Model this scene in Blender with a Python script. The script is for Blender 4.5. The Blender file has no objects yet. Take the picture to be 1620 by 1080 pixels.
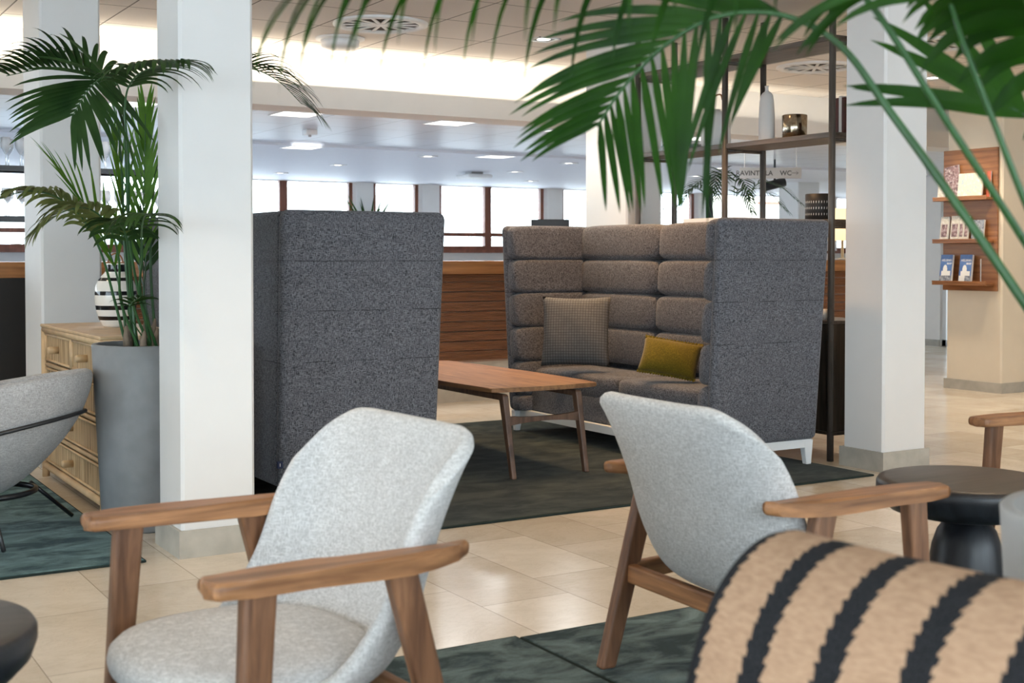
import bpy, bmesh, math, random
from mathutils import Vector, Matrix, Euler, noise
PI = math.pi
R = math.radians
scene = bpy.context.scene
COL = scene.collection
rng = random.Random(7)

# ------------------------------------------------------------------ camera
F_PX, AX, AY, EYE = 2040.0, 810.0, 455.0, 1.143
YAW, PITCH = R(58.96), math.atan(50 / 2040.0)
FW = Vector((math.cos(YAW) * math.cos(PITCH), math.sin(YAW) * math.cos(PITCH), -math.sin(PITCH)))
RT = Vector((math.sin(YAW), -math.cos(YAW), 0))
UP = RT.cross(FW)
CAM = Vector((0, 0, EYE))


def P(x, y, d):
    """a point of the room seen at photo position x, y, at depth d metres"""
    return CAM + (FW + RT * ((x - AX) / F_PX) + UP * ((AY - y) / F_PX)) * d


cd = bpy.data.cameras.new('camera')
cam = bpy.data.objects.new('camera', cd)
COL.objects.link(cam)
cam.matrix_world = Matrix((
    (RT.x, UP.x, -FW.x, 0), (RT.y, UP.y, -FW.y, 0), (RT.z, UP.z, -FW.z, EYE), (0, 0, 0, 1)))
cd.sensor_width = 36
cd.lens = F_PX * 36 / 1620
cd.shift_y = -(540 - AY) / 1620.0
cd.clip_start = 0.05
cd.clip_end = 300
cd.dof.use_dof = True
cd.dof.focus_distance = 6.3
cd.dof.aperture_fstop = 5.6
scene.camera = cam

# ------------------------------------------------------------------ materials


def new_mat(name):
    m = bpy.data.materials.new(name)
    m.use_nodes = True
    nt = m.node_tree
    return m, nt, nt.nodes['Principled BSDF']


def link(nt, a, b):
    nt.links.new(a, b)


def coords(nt, scale=(1, 1, 1), kind='Object', rot=(0, 0, 0), loc=(0, 0, 0)):
    tc = nt.nodes.new('ShaderNodeTexCoord')
    mp = nt.nodes.new('ShaderNodeMapping')
    mp.inputs['Scale'].default_value = scale
    mp.inputs['Rotation'].default_value = rot
    mp.inputs['Location'].default_value = loc
    link(nt, tc.outputs[kind], mp.inputs['Vector'])
    return mp.outputs['Vector']


def ramp(nt, fac, stops):
    r = nt.nodes.new('ShaderNodeValToRGB')
    el = r.color_ramp.elements
    while len(el) < len(stops):
        el.new(0.5)
    for e, (p, c) in zip(el, stops):
        e.position = p
        e.color = (*c, 1)
    link(nt, fac, r.inputs['Fac'])
    return r.outputs['Color']


def nz(nt, vec, scale, detail=3, rough=0.5, dist=0.0):
    n = nt.nodes.new('ShaderNodeTexNoise')
    n.inputs['Scale'].default_value = scale
    n.inputs['Detail'].default_value = detail
    n.inputs['Roughness'].default_value = rough
    n.inputs['Distortion'].default_value = dist
    link(nt, vec, n.inputs['Vector'])
    return n.outputs['Fac']


def bump(nt, bs, h, strength, dist=0.002):
    b = nt.nodes.new('ShaderNodeBump')
    b.inputs['Strength'].default_value = strength
    b.inputs['Distance'].default_value = dist
    link(nt, h, b.inputs['Height'])
    link(nt, b.outputs['Normal'], bs.inputs['Normal'])


def mixv(nt, a, b, f=0.5, op='MIX'):
    m = nt.nodes.new('ShaderNodeMix')
    m.data_type = 'RGBA'
    m.blend_type = op
    for sock, v in ((m.inputs[0], f), (m.inputs[6], a), (m.inputs[7], b)):
        if hasattr(v, 'is_linked'):
            link(nt, v, sock)
        elif isinstance(v, tuple):
            sock.default_value = (*v, 1)
        else:
            sock.default_value = v
    return m.outputs[2]


def plain(name, col, rough=0.5, metal=0.0, vary=0.04, bumpy=0.0, spec=0.5, emit=None, es=0):
    m, nt, b = new_mat(name)
    v = coords(nt)
    n = nz(nt, v, 9, 4)
    lo = tuple(max(0, c * (1 - vary)) for c in col)
    hi = tuple(min(1, c * (1 + vary)) for c in col)
    link(nt, ramp(nt, n, [(0.3, lo), (0.7, hi)]), b.inputs['Base Color'])
    b.inputs['Roughness'].default_value = rough
    b.inputs['Metallic'].default_value = metal
    b.inputs['Specular IOR Level'].default_value = spec
    if bumpy:
        bump(nt, b, nz(nt, v, 160, 3), bumpy)
    if emit:
        b.inputs['Emission Color'].default_value = (*emit, 1)
        b.inputs['Emission Strength'].default_value = es
    return m


def weave(name, c1, c2, scale, rough=0.95, heather=0.35, bs=0.5):
    m, nt, b = new_mat(name)
    v = coords(nt)
    w1 = nz(nt, coords(nt, (scale, scale, scale * 0.22)), 1, 2, 0.6)
    w2 = nz(nt, coords(nt, (scale * 0.22, scale * 0.22, scale)), 1, 2, 0.6)
    mx = nt.nodes.new('ShaderNodeMath')
    mx.operation = 'MAXIMUM'
    link(nt, w1, mx.inputs[0])
    link(nt, w2, mx.inputs[1])
    col = ramp(nt, mx.outputs[0], [(0.42, c1), (0.68, c2)])
    big = nz(nt, v, 14, 3)
    g = ramp(nt, big, [(0.3, (1 - heather * 0.3,) * 3), (0.7, (1, 1, 1))])
    link(nt, mixv(nt, col, g, 1.0, 'MULTIPLY'), b.inputs['Base Color'])
    b.inputs['Roughness'].default_value = rough
    b.inputs['Specular IOR Level'].default_value = 0.2
    b.inputs['Sheen Weight'].default_value = 0.15
    bump(nt, b, mx.outputs[0], bs, 0.0015)
    return m


def wood(name, dark, light, axis='x', scale=1.0, rough=0.42):
    m, nt, b = new_mat(name)
    s = {'x': (1.6, 16, 16), 'y': (16, 1.6, 16), 'z': (16, 16, 1.6)}[axis]
    s = tuple(k * scale for k in s)
    v = coords(nt, s)
    n1 = nz(nt, v, 1.1, 4, 0.55, 1.6)
    wv = nt.nodes.new('ShaderNodeTexWave')
    wv.wave_type = 'RINGS'
    wv.inputs['Scale'].default_value = 0.55
    wv.inputs['Distortion'].default_value = 5
    wv.inputs['Detail'].default_value = 2
    link(nt, v, wv.inputs['Vector'])
    s2 = tuple(k * 6 for k in s)
    n2 = nz(nt, coords(nt, s2), 1, 2)
    c = ramp(nt, n1, [(0.28, dark), (0.72, light)])
    g = ramp(nt, wv.outputs['Fac'], [(0.0, (0.72, 0.7, 0.68)), (0.5, (1, 1, 1))])
    c = mixv(nt, c, g, 0.8, 'MULTIPLY')
    g2 = ramp(nt, n2, [(0.3, (0.8, 0.78, 0.76)), (0.6, (1, 1, 1))])
    c = mixv(nt, c, g2, 0.8, 'MULTIPLY')
    link(nt, c, b.inputs['Base Color'])
    b.inputs['Roughness'].default_value = rough
    bump(nt, b, n2, 0.15, 0.001)
    return m


def velvet(name, dark, light):
    m, nt, b = new_mat(name)
    v = coords(nt, (1, 1.7, 1))
    n1 = nz(nt, v, 4.5, 8, 0.66, 0.5)
    n2 = nz(nt, coords(nt), 260, 2)
    c = ramp(nt, n1, [(0.40, dark), (0.66, light)])
    g = ramp(nt, n2, [(0.2, (0.7, 0.7, 0.7)), (0.8, (1.1, 1.1, 1.1))])
    link(nt, mixv(nt, c, g, 1.0, 'MULTIPLY'), b.inputs['Base Color'])
    b.inputs['Roughness'].default_value = 0.9
    b.inputs['Specular IOR Level'].default_value = 0.15
    b.inputs['Sheen Weight'].default_value = 0.08
    bump(nt, b, n2, 0.6, 0.004)
    return m


def tiles(name, w, h, off, origin, c1, c2, mortar_c, mortar, rough, swap=False, veins=True, ofr=2, msmooth=0.1, bmp=0.0):
    m, nt, b = new_mat(name)
    rot = (0, 0, -PI / 2) if swap else (0, 0, 0)
    tc = nt.nodes.new('ShaderNodeTexCoord')
    sep = nt.nodes.new('ShaderNodeSeparateXYZ')
    link(nt, tc.outputs['Object'], sep.inputs[0])
    cmb = nt.nodes.new('ShaderNodeCombineXYZ')

    def sub(sock, o):
        k = nt.nodes.new('ShaderNodeMath')
        k.operation = 'SUBTRACT'
        link(nt, sock, k.inputs[0])
        k.inputs[1].default_value = o
        return k.outputs[0]
    xs, ys = sub(sep.outputs['X'], origin[0]), sub(sep.outputs['Y'], origin[1])
    if swap:
        xs, ys = ys, xs
    link(nt, xs, cmb.inputs[0])
    link(nt, ys, cmb.inputs[1])
    br = nt.nodes.new('ShaderNodeTexBrick')
    br.offset = off
    br.offset_frequency = ofr
    br.inputs['Scale'].default_value = 1
    br.inputs['Brick Width'].default_value = w
    br.inputs['Row Height'].default_value = h
    br.inputs['Mortar Size'].default_value = mortar
    br.inputs['Mortar Smooth'].default_value = msmooth
    br.inputs['Bias'].default_value = 0
    br.inputs['Color1'].default_value = (*c1, 1)
    br.inputs['Color2'].default_value = (*c2, 1)
    br.inputs['Mortar'].default_value = (*mortar_c, 1)
    link(nt, cmb.outputs[0], br.inputs['Vector'])
    c = br.outputs['Color']
    v = coords(nt)
    if veins:
        n = nz(nt, v, 2.3, 8, 0.62, 0.8)
        g = ramp(nt, n, [(0.33, (0.84, 0.82, 0.78)), (0.6, (1.0, 1.0, 1.0))])
        c = mixv(nt, c, g, 1.0, 'MULTIPLY')
        n3 = nz(nt, coords(nt, (1, 2.2, 1)), 4.5, 9, 0.75, 2.2)
        g3 = ramp(nt, n3, [(0.485, (1, 1, 1)), (0.5, (0.8, 0.77, 0.72)), (0.515, (1, 1, 1))])
        c = mixv(nt, c, g3, 0.75, 'MULTIPLY')
    else:
        n = nz(nt, v, 90, 2)
        g = ramp(nt, n, [(0.2, (0.95, 0.95, 0.95)), (0.8, (1, 1, 1))])
        c = mixv(nt, c, g, 1.0, 'MULTIPLY')
    link(nt, c, b.inputs['Base Color'])
    b.inputs['Roughness'].default_value = rough
    if bmp:
        bump(nt, b, br.outputs['Fac'], -bmp, 0.004)
    return m


M = {}
M['floor'] = tiles('limestone_floor', 0.61, 0.34, 0.37, (0.031, 3.25), (0.66, 0.57, 0.455), (0.85, 0.77, 0.66), (0.40, 0.33, 0.26), 0.0016, 0.21, swap=True, ofr=2)
M['ceil'] = tiles('ceiling_tile', 0.6, 0.6, 0.0, (4.40, 7.70), (0.86, 0.82, 0.78), (0.88, 0.84, 0.80), (0.22, 0.20, 0.19), 0.005, 0.85, veins=False)
M['ceil2'] = tiles('ceiling_tile_cool', 0.6, 0.6, 0.0, (4.42, 9.1), (0.76, 0.80, 0.87), (0.79, 0.83, 0.90), (0.42, 0.44, 0.48), 0.005, 0.32, veins=False)  # bluish tint puts the far window light into the tile colour
M['ceilw'] = plain('ceiling_plaster', (0.80, 0.82, 0.88), 0.55, vary=0.01)
M['wall'] = plain('white_wall', (0.82, 0.80, 0.77), 0.7, vary=0.012)
M['warmwall'] = plain('cream_wall', (0.76, 0.68, 0.55), 0.7, vary=0.015)
M['column'] = plain('column_paint', (0.76, 0.76, 0.755), 0.6, vary=0.01)
M['stone'] = plain('stone_skirting', (0.44, 0.42, 0.37), 0.5, vary=0.16)
M['plinth'] = plain('plinth_stone', (0.55, 0.52, 0.47), 0.5, vary=0.12)
M['sofa'] = weave('sofa_fabric', (0.024, 0.026, 0.032), (0.205, 0.21, 0.238), 330)


def add_seams(m, zs):
    nt = m.node_tree
    b = nt.nodes['Principled BSDF']
    src = b.inputs['Base Color'].links[0].from_socket
    tc = nt.nodes.new('ShaderNodeTexCoord')
    sep = nt.nodes.new('ShaderNodeSeparateXYZ')
    link(nt, tc.outputs['Object'], sep.inputs[0])
    wob = nt.nodes.new('ShaderNodeMath'); wob.operation = 'MULTIPLY_ADD'
    link(nt, nz(nt, coords(nt, (6, 6, 6)), 1, 2), wob.inputs[0]); wob.inputs[1].default_value = 0.010
    link(nt, sep.outputs['Z'], wob.inputs[2])
    tot = None
    for z in zs:
        k = nt.nodes.new('ShaderNodeMath'); k.operation = 'COMPARE'
        link(nt, wob.outputs[0], k.inputs[0]); k.inputs[1].default_value = z + .005; k.inputs[2].default_value = 0.0018
        if tot is None:
            tot = k.outputs[0]
        else:
            q = nt.nodes.new('ShaderNodeMath'); q.operation = 'ADD'
            link(nt, tot, q.inputs[0]); link(nt, k.outputs[0], q.inputs[1]); tot = q.outputs[0]
    msk = nt.nodes.new('ShaderNodeMath'); msk.operation = 'MULTIPLY'
    link(nt, tot, msk.inputs[0])
    link(nt, ramp(nt, nz(nt, coords(nt, (7, 7, 40)), 1, 2), [(0.45, (0, 0, 0)), (0.6, (.75, .75, .75))]), msk.inputs[1])
    link(nt, mixv(nt, src, (0.006, 0.006, 0.008), msk.outputs[0]), b.inputs['Base Color'])


add_seams(M['sofa'], (0.675, 0.895, 1.11))
M['sofa_warm_lit'] = weave('sofa_fabric_warm_lit', (0.045, 0.038, 0.031), (0.15, 0.125, 0.10), 260)  # same sofa fabric with warm lamp light put into its brown; unused
M['chair'] = weave('chair_fabric', (0.46, 0.45, 0.44), (0.72, 0.71, 0.70), 300, heather=0.25, bs=0.25)
M['lounge'] = weave('lounge_fabric', (0.30, 0.29, 0.285), (0.52, 0.51, 0.505), 330, bs=0.35)
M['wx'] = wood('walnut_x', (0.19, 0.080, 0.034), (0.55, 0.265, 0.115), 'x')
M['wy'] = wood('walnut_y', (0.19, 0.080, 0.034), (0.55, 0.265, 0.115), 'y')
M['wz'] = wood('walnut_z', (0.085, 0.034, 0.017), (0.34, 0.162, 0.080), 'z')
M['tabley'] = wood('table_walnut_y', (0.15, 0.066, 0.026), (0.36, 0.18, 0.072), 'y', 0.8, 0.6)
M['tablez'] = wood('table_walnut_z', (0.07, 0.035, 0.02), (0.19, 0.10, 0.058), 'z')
M['grey_wood_y'] = wood('grey_oak_y', (0.065, 0.052, 0.043), (0.16, 0.128, 0.105), 'y')
M['grey_wood_z'] = wood('grey_oak_z', (0.055, 0.047, 0.041), (0.135, 0.117, 0.103), 'z')
M['dark_wood'] = wood('dark_cabinet_oak', (0.022, 0.017, 0.013), (0.075, 0.058, 0.043), 'z')
M['black_wood'] = wood('black_stained_ash', (0.006, 0.007, 0.010), (0.026, 0.029, 0.036), 'z', 0.8, 0.38)
M['black_top'] = wood('black_brown_ash', (0.035, 0.028, 0.024), (0.085, 0.07, 0.06), 'x', 0.7, 0.42)
M['counter_wood'] = wood('counter_oak', (0.32, 0.13, 0.04), (0.50, 0.24, 0.085), 'x', 0.6, 0.3)
M['rack_wood'] = wood('rack_cherry', (0.24, 0.095, 0.035), (0.38, 0.165, 0.06), 'y', 0.7)
M['frame_wood'] = wood('window_frame_wood', (0.17, 0.055, 0.03), (0.28, 0.10, 0.055), 'z', 0.5)
M['rug_mid'] = velvet('rug_green', (0.005, 0.010, 0.008), (0.056, 0.066, 0.050))
M['rug_front'] = velvet('rug_slate', (0.015, 0.034, 0.036), (0.18, 0.25, 0.25))
M['rug_left'] = velvet('rug_teal', (0.014, 0.056, 0.068), (0.18, 0.30, 0.31))
M['white_metal'] = plain('white_metal', (0.78, 0.80, 0.81), 0.35, vary=0.01)
M['black_metal'] = plain('black_metal', (0.012, 0.012, 0.014), 0.3, vary=0.1)
M['black'] = plain('black_panel', (0.012, 0.011, 0.010), 0.35)
M['steel'] = plain('brushed_steel', (0.5, 0.48, 0.45), 0.3, metal=1)
M['white_plastic'] = plain('white_plastic', (0.82, 0.82, 0.82), 0.4, vary=0.01)
M['grey_plastic'] = plain('grey_plastic', (0.45, 0.45, 0.46), 0.45)
M['planter'] = plain('planter_fibre_grey', (0.215, 0.225, 0.235), 0.55, vary=0.13)
M['planter2'] = plain('planter_fibre_light', (0.46, 0.45, 0.44), 0.6, vary=0.06)
M['soil'] = plain('soil', (0.03, 0.022, 0.016), 0.95, vary=0.5, bumpy=0.8)
M['bark'] = plain('palm_bark', (0.24, 0.18, 0.13), 0.9, vary=0.45, bumpy=0.6)
M['cream_ceramic'] = plain('cream_ceramic', (0.82, 0.80, 0.75), 0.18, vary=0.01)
M['matte_ceramic'] = plain('white_matte_ceramic', (0.74, 0.72, 0.70), 0.45, vary=0.02)
M['glaze_black'] = plain('black_glaze', (0.012, 0.012, 0.014), 0.12)
M['leather'] = plain('brown_leather', (0.30, 0.12, 0.04), 0.5)
M['paper'] = plain('paper', (0.8, 0.79, 0.76), 0.6, vary=0.02)
M['navy'] = plain('navy_cloth', (0.012, 0.02, 0.06), 0.8)
M['red_book'] = plain('dark_red_cloth', (0.10, 0.03, 0.025), 0.7)
M['snow'] = plain('pale_ground', (0.85, 0.86, 0.88), 0.9, vary=0.05)
M['hedge'] = plain('hazy_pale_hedge', (0.62, 0.66, 0.62), 0.9, vary=0.2)  # pale colour stands in for haze over the bushes
M['facade'] = plain('pale_facade', (0.75, 0.68, 0.55), 0.8, vary=0.05)
M['panel_light'] = plain('panel_light', (0.9, 0.9, 0.9), 0.5, emit=(1, 0.98, 0.94), es=2.2)
M['lamp_emit'] = plain('downlight_lens', (0.9, 0.9, 0.9), 0.4, emit=(1, 0.93, 0.82), es=9)
M['shade_emit'] = plain('lit_lamp_shade', (0.85, 0.72, 0.5), 0.7, emit=(1, 0.74, 0.40), es=1.1)
M['led'] = plain('led_strip', (0.9, 0.85, 0.7), 0.5, emit=(1, 0.86, 0.62), es=6)


def glass_mat():
    m, nt, b = new_mat('window_glass')
    v = coords(nt)
    b.inputs['Base Color'].default_value = (0.96, 0.98, 0.98, 1)
    b.inputs['Roughness'].default_value = 0.0
    tr = nt.nodes.new('ShaderNodeBsdfTransparent')
    tr.inputs['Color'].default_value = (0.95, 0.97, 0.97, 1)
    gl = nt.nodes.new('ShaderNodeBsdfGlossy')
    gl.inputs['Roughness'].default_value = 0.02
    fr = nt.nodes.new('ShaderNodeFresnel')
    fr.inputs['IOR'].default_value = 1.25
    mx = nt.nodes.new('ShaderNodeMixShader')
    link(nt, fr.outputs[0], mx.inputs[0])
    link(nt, tr.outputs[0], mx.inputs[1])
    link(nt, gl.outputs[0], mx.inputs[2])
    link(nt, mx.outputs[0], nt.nodes['Material Output'].inputs['Surface'])
    return m


M['glass'] = glass_mat()


def drinking_glass():
    m, nt, b = new_mat('drinking_glass')
    b.inputs['Base Color'].default_value = (0.93, 0.96, 0.98, 1)
    b.inputs['Transmission Weight'].default_value = 0.35
    b.inputs['Roughness'].default_value = 0.15
    b.inputs['Alpha'].default_value = 0.55
    b.inputs['IOR'].default_value = 1.3
    n = nz(nt, coords(nt), 12)
    link(nt, ramp(nt, n, [(0.3, (0.85, 0.9, 0.95)), (0.7, (1, 1, 1))]), b.inputs['Base Color'])
    return m


M['crystal'] = drinking_glass()


def leaf_mat(name, dark, light, tl=0.25, rough=0.5):
    m, nt, b = new_mat(name)
    n = nz(nt, coords(nt), 6, 3)
    c = ramp(nt, n, [(0.3, dark), (0.7, light)])
    link(nt, c, b.inputs['Base Color'])
    b.inputs['Roughness'].default_value = rough
    b.inputs['Specular IOR Level'].default_value = 0.22
    t = nt.nodes.new('ShaderNodeBsdfTranslucent')
    hs = nt.nodes.new('ShaderNodeHueSaturation')
    hs.inputs['Value'].default_value = 1.6
    hs.inputs['Saturation'].default_value = 1.1
    link(nt, c, hs.inputs['Color'])
    link(nt, hs.outputs[0], t.inputs['Color'])
    mx = nt.nodes.new('ShaderNodeMixShader')
    mx.inputs[0].default_value = tl
    link(nt, b.outputs[0], mx.inputs[1])
    link(nt, t.outputs[0], mx.inputs[2])
    link(nt, mx.outputs[0], nt.nodes['Material Output'].inputs['Surface'])
    return m


M['leaf'] = leaf_mat('kentia_leaf', (0.012, 0.035, 0.009), (0.030, 0.072, 0.016), 0.15)
M['leaf_fg'] = leaf_mat('kentia_leaf_lush', (0.006, 0.032, 0.003), (0.022, 0.088, 0.004), 0.30)
M['leaf_young'] = leaf_mat('kentia_leaf_young', (0.05, 0.13, 0.018), (0.12, 0.25, 0.04), 0.35)
M['leaf_gold_lit'] = leaf_mat('kentia_leaf_gold_lit', (0.05, 0.085, 0.018), (0.17, 0.19, 0.065), 0.2)  # golden light on the middle fronds mixed into the leaf colour
M['stem'] = plain('palm_stem', (0.03, 0.10, 0.03), 0.35, vary=0.2)


def rattan_mat():
    m, nt, b = new_mat('split_bamboo')
    w = nz(nt, coords(nt, (95, 95, 3)), 1, 2, 0.5)
    c = ramp(nt, w, [(0.3, (0.16, 0.09, 0.04)), (0.48, (0.47, 0.32, 0.17)), (0.72, (0.66, 0.50, 0.30))])
    link(nt, c, b.inputs['Base Color'])
    b.inputs['Roughness'].default_value = 0.5
    bump(nt, b, w, 0.8, 0.004)
    return m


M['rattan'] = rattan_mat()
M['cane'] = plain('cane_pole', (0.60, 0.42, 0.24), 0.45, vary=0.15)


def bands_mat(name, c_a, c_b, zs):
    """horizontal glazed bands at object heights zs"""
    m, nt, b = new_mat(name)
    tc = nt.nodes.new('ShaderNodeTexCoord')
    sep = nt.nodes.new('ShaderNodeSeparateXYZ')
    link(nt, tc.outputs['Object'], sep.inputs[0])
    k = nt.nodes.new('ShaderNodeMath')
    k.operation = 'MULTIPLY'
    k.inputs[1].default_value = 1 / 0.5
    link(nt, sep.outputs['Z'], k.inputs[0])
    stops = [(0.0, c_a)]
    r = nt.nodes.new('ShaderNodeValToRGB')
    r.color_ramp.interpolation = 'CONSTANT'
    el = r.color_ramp.elements
    pts = [(0.0, c_a)]
    for a, bb in zs:
        pts += [(a / 0.5, c_b), (bb / 0.5, c_a)]
    while len(el) < len(pts):
        el.new(0.9)
    for e, (p, c) in zip(el, pts):
        e.position = p
        e.color = (*c, 1)
    link(nt, k.outputs[0], r.inputs['Fac'])
    link(nt, r.outputs['Color'], b.inputs['Base Color'])
    b.inputs['Roughness'].default_value = 0.12
    return m


def zigzag_mat():
    """beige felt with charcoal saw-toothed bands that run over the back, spaced across local y"""
    m, nt, b = new_mat('striped_felt')
    tc = nt.nodes.new('ShaderNodeTexCoord')
    uv = nt.nodes.new('ShaderNodeSeparateXYZ')
    link(nt, tc.outputs['UV'], uv.inputs[0])   # u = across (m), v = along the cloth (m)

    def mth(op, a, bb=None):
        k = nt.nodes.new('ShaderNodeMath')
        k.operation = op
        for i, q in enumerate((a, bb)):
            if q is None:
                continue
            if hasattr(q, 'is_linked'):
                link(nt, q, k.inputs[i])
            else:
                k.inputs[i].default_value = q
        return k.outputs[0]
    saw = mth('FRACT', mth('MULTIPLY', uv.outputs['Y'], 1 / 0.021))
    rough_n = nz(nt, coords(nt, kind='UV'), 130, 2)
    tooth = mth('ADD', mth('MULTIPLY', saw, 0.006), mth('MULTIPLY', rough_n, 0.008))
    u = uv.outputs['X']
    per = 0.104
    ph = mth('MULTIPLY', mth('FRACT', mth('MULTIPLY', u, 1 / per)), per)
    dist = mth('ABSOLUTE', mth('SUBTRACT', ph, per / 2))
    d2 = mth('SUBTRACT', dist, tooth)
    inside = mth('LESS_THAN', d2, 0.010)
    fine = nz(nt, coords(nt, (500, 500, 500)), 1, 2)
    felt = ramp(nt, nz(nt, coords(nt, (60, 60, 300)), 1, 3), [(0.3, (0.42, 0.262, 0.168)), (0.7, (0.56, 0.37, 0.243))])
    dk = ramp(nt, fine, [(0.3, (0.008, 0.009, 0.011)), (0.75, (0.045, 0.045, 0.05))])
    link(nt, mixv(nt, felt, dk, inside), b.inputs['Base Color'])
    b.inputs['Roughness'].default_value = 0.95
    b.inputs['Specular IOR Level'].default_value = 0.15
    bump(nt, b, fine, 0.4, 0.002)
    return m


def grid_mat():
    m, nt, b = new_mat('waffle_cloth')
    tc = nt.nodes.new('ShaderNodeTexCoord')
    br = nt.nodes.new('ShaderNodeTexBrick')
    br.offset = 0
    br.inputs['Scale'].default_value = 1
    br.inputs['Brick Width'].default_value = 0.0165
    br.inputs['Row Height'].default_value = 0.0165
    br.inputs['Mortar Size'].default_value = 0.0016
    br.inputs['Mortar Smooth'].default_value = 0.6
    br.inputs['Color1'].default_value = (0.115, 0.117, 0.12, 1)
    br.inputs['Color2'].default_value = (0.135, 0.137, 0.14, 1)
    br.inputs['Mortar'].default_value = (0.035, 0.035, 0.038, 1)
    link(nt, tc.outputs['Object'], br.inputs['Vector'])
    link(nt, br.outputs['Color'], b.inputs['Base Color'])
    b.inputs['Roughness'].default_value = 0.9
    bump(nt, b, br.outputs['Fac'], -0.8, 0.004)
    return m


def slat_mat():
    """brown boards with fine horizontal ridges (grooves every 8 mm, a pale gap between boards)"""
    m, nt, b = new_mat('ridged_boards')
    tc = nt.nodes.new('ShaderNodeTexCoord')
    sep = nt.nodes.new('ShaderNodeSeparateXYZ')
    link(nt, tc.outputs['Object'], sep.inputs[0])
    k = nt.nodes.new('ShaderNodeMath')
    k.operation = 'SINE'
    k2 = nt.nodes.new('ShaderNodeMath')
    k2.operation = 'MULTIPLY'
    k2.inputs[1].default_value = 2 * PI / 0.0115
    link(nt, sep.outputs['Z'], k2.inputs[0])
    link(nt, k2.outputs[0], k.inputs[0])
    n = nz(nt, coords(nt, (3, 3, 60)), 1, 3)
    c = ramp(nt, n, [(0.3, (0.17, 0.062, 0.026)), (0.7, (0.33, 0.135, 0.055))])
    g = ramp(nt, k.outputs[0], [(0.0, (0.55, 0.52, 0.5)), (0.6, (1, 1, 1))])
    link(nt, mixv(nt, c, g, 1.0, 'MULTIPLY'), b.inputs['Base Color'])
    b.inputs['Roughness'].default_value = 0.45
    bump(nt, b, k.outputs[0], 0.6, 0.004)
    return m


def smoke_metal():
    m, nt, b = new_mat('mottled_metal')
    n = nz(nt, coords(nt), 25, 6, 0.7)
    link(nt, ramp(nt, n, [(0.35, (0.25, 0.19, 0.12)), (0.7, (0.62, 0.55, 0.43))]), b.inputs['Base Color'])
    b.inputs['Metallic'].default_value = 1
    b.inputs['Roughness'].default_value = 0.16
    return m


def cover_mat(name, cols, sc=14, rough=0.3):
    m, nt, b = new_mat(name)
    n = nz(nt, coords(nt), sc, 4, 0.6, 0.4)
    st = [(0.32 + 0.36 * i / (len(cols) - 1), c) for i, c in enumerate(cols)]
    link(nt, ramp(nt, n, st), b.inputs['Base Color'])
    b.inputs['Roughness'].default_value = rough
    return m


M['zigzag'] = zigzag_mat()
M['waffle'] = grid_mat()
M['slat'] = slat_mat()
M['smoke'] = smoke_metal()
M['olive'] = weave('olive_linen', (0.10, 0.072, 0.006), (0.20, 0.145, 0.014), 420, bs=0.3)
M['vase_bands'] = bands_mat('banded_glaze', (0.84, 0.82, 0.77), (0.010, 0.010, 0.012),
                            [(0.035, 0.054), (0.085, 0.106), (0.158, 0.177), (0.227, 0.243), (0.272, 0.307)])
M['map_cover'] = cover_mat('map_cover_blue', [(0.05, 0.12, 0.32), (0.10, 0.20, 0.45)])
M['sandstone_print'] = cover_mat('printed_pale_stone', [(0.5, 0.44, 0.33), (0.75, 0.72, 0.65)], 60)
M['dark_print'] = cover_mat('printed_dark', [(0.03, 0.025, 0.025), (0.28, 0.16, 0.16), (0.6, 0.55, 0.52)], 40)
M['atlas_print'] = cover_mat('printed_pale_map', [(0.35, 0.5, 0.6), (0.72, 0.66, 0.48), (0.75, 0.75, 0.7)], 30)
M['city_print'] = cover_mat('printed_grey', [(0.06, 0.07, 0.1), (0.5, 0.52, 0.55)], 50)
M['red_print'] = cover_mat('printed_red', [(0.5, 0.07, 0.04), (0.6, 0.2, 0.12)], 20)
M['mag_print'] = cover_mat('magazine_edges', [(0.08, 0.1, 0.13), (0.65, 0.66, 0.66), (0.25, 0.35, 0.42)], 60)

# ------------------------------------------------------------------ mesh helpers


def BM():
    return bmesh.new()


def link_obj(name, bm, mat, parent=None, smooth=False, mods=()):
    me = bpy.data.meshes.new(name)
    bmesh.ops.recalc_face_normals(bm, faces=bm.faces[:])
    bm.to_mesh(me)
    bm.free()
    o = bpy.data.objects.new(name, me)
    COL.objects.link(o)
    for mm in (mat if isinstance(mat, (list, tuple)) else [mat]):
        me.materials.append(mm)
    if smooth:
        for p in me.polygons:
            p.use_smooth = True
    if parent is not None:
        o.parent = parent
    for kind, kw in mods:
        md = o.modifiers.new(kind.lower(), kind)
        for a, b in kw.items():
            setattr(md, a, b)
    return o


def thing(name, label, cat, loc=(0, 0, 0), rz=0.0, group=None):
    o = bpy.data.objects.new(name, None)
    COL.objects.link(o)
    o.empty_display_size = 0.05
    o.location = loc
    o.rotation_euler = (0, 0, rz)
    o['label'] = label
    o['category'] = cat
    if group:
        o['group'] = group
    return o


def tag(o, label, cat, group=None, kind=None):
    if label:
        o['label'] = label
    if cat:
        o['category'] = cat
    if group:
        o['group'] = group
    if kind:
        o['kind'] = kind
    return o


def struct(name, bm, mat, parent=None, smooth=False):
    o = link_obj(name, bm, mat, parent, smooth)
    if parent is None:
        o['kind'] = 'structure'
    return o


def dup(root, label, loc, rz=0.0):
    r = root.copy()
    COL.objects.link(r)
    r.location = loc
    r.rotation_euler = (0, 0, rz)
    r['label'] = label
    for ch in list(root.children):
        c = ch.copy()
        COL.objects.link(c)
        c.parent = r
        for g in list(ch.children):
            d = g.copy()
            COL.objects.link(d)
            d.parent = c
    return r


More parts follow.
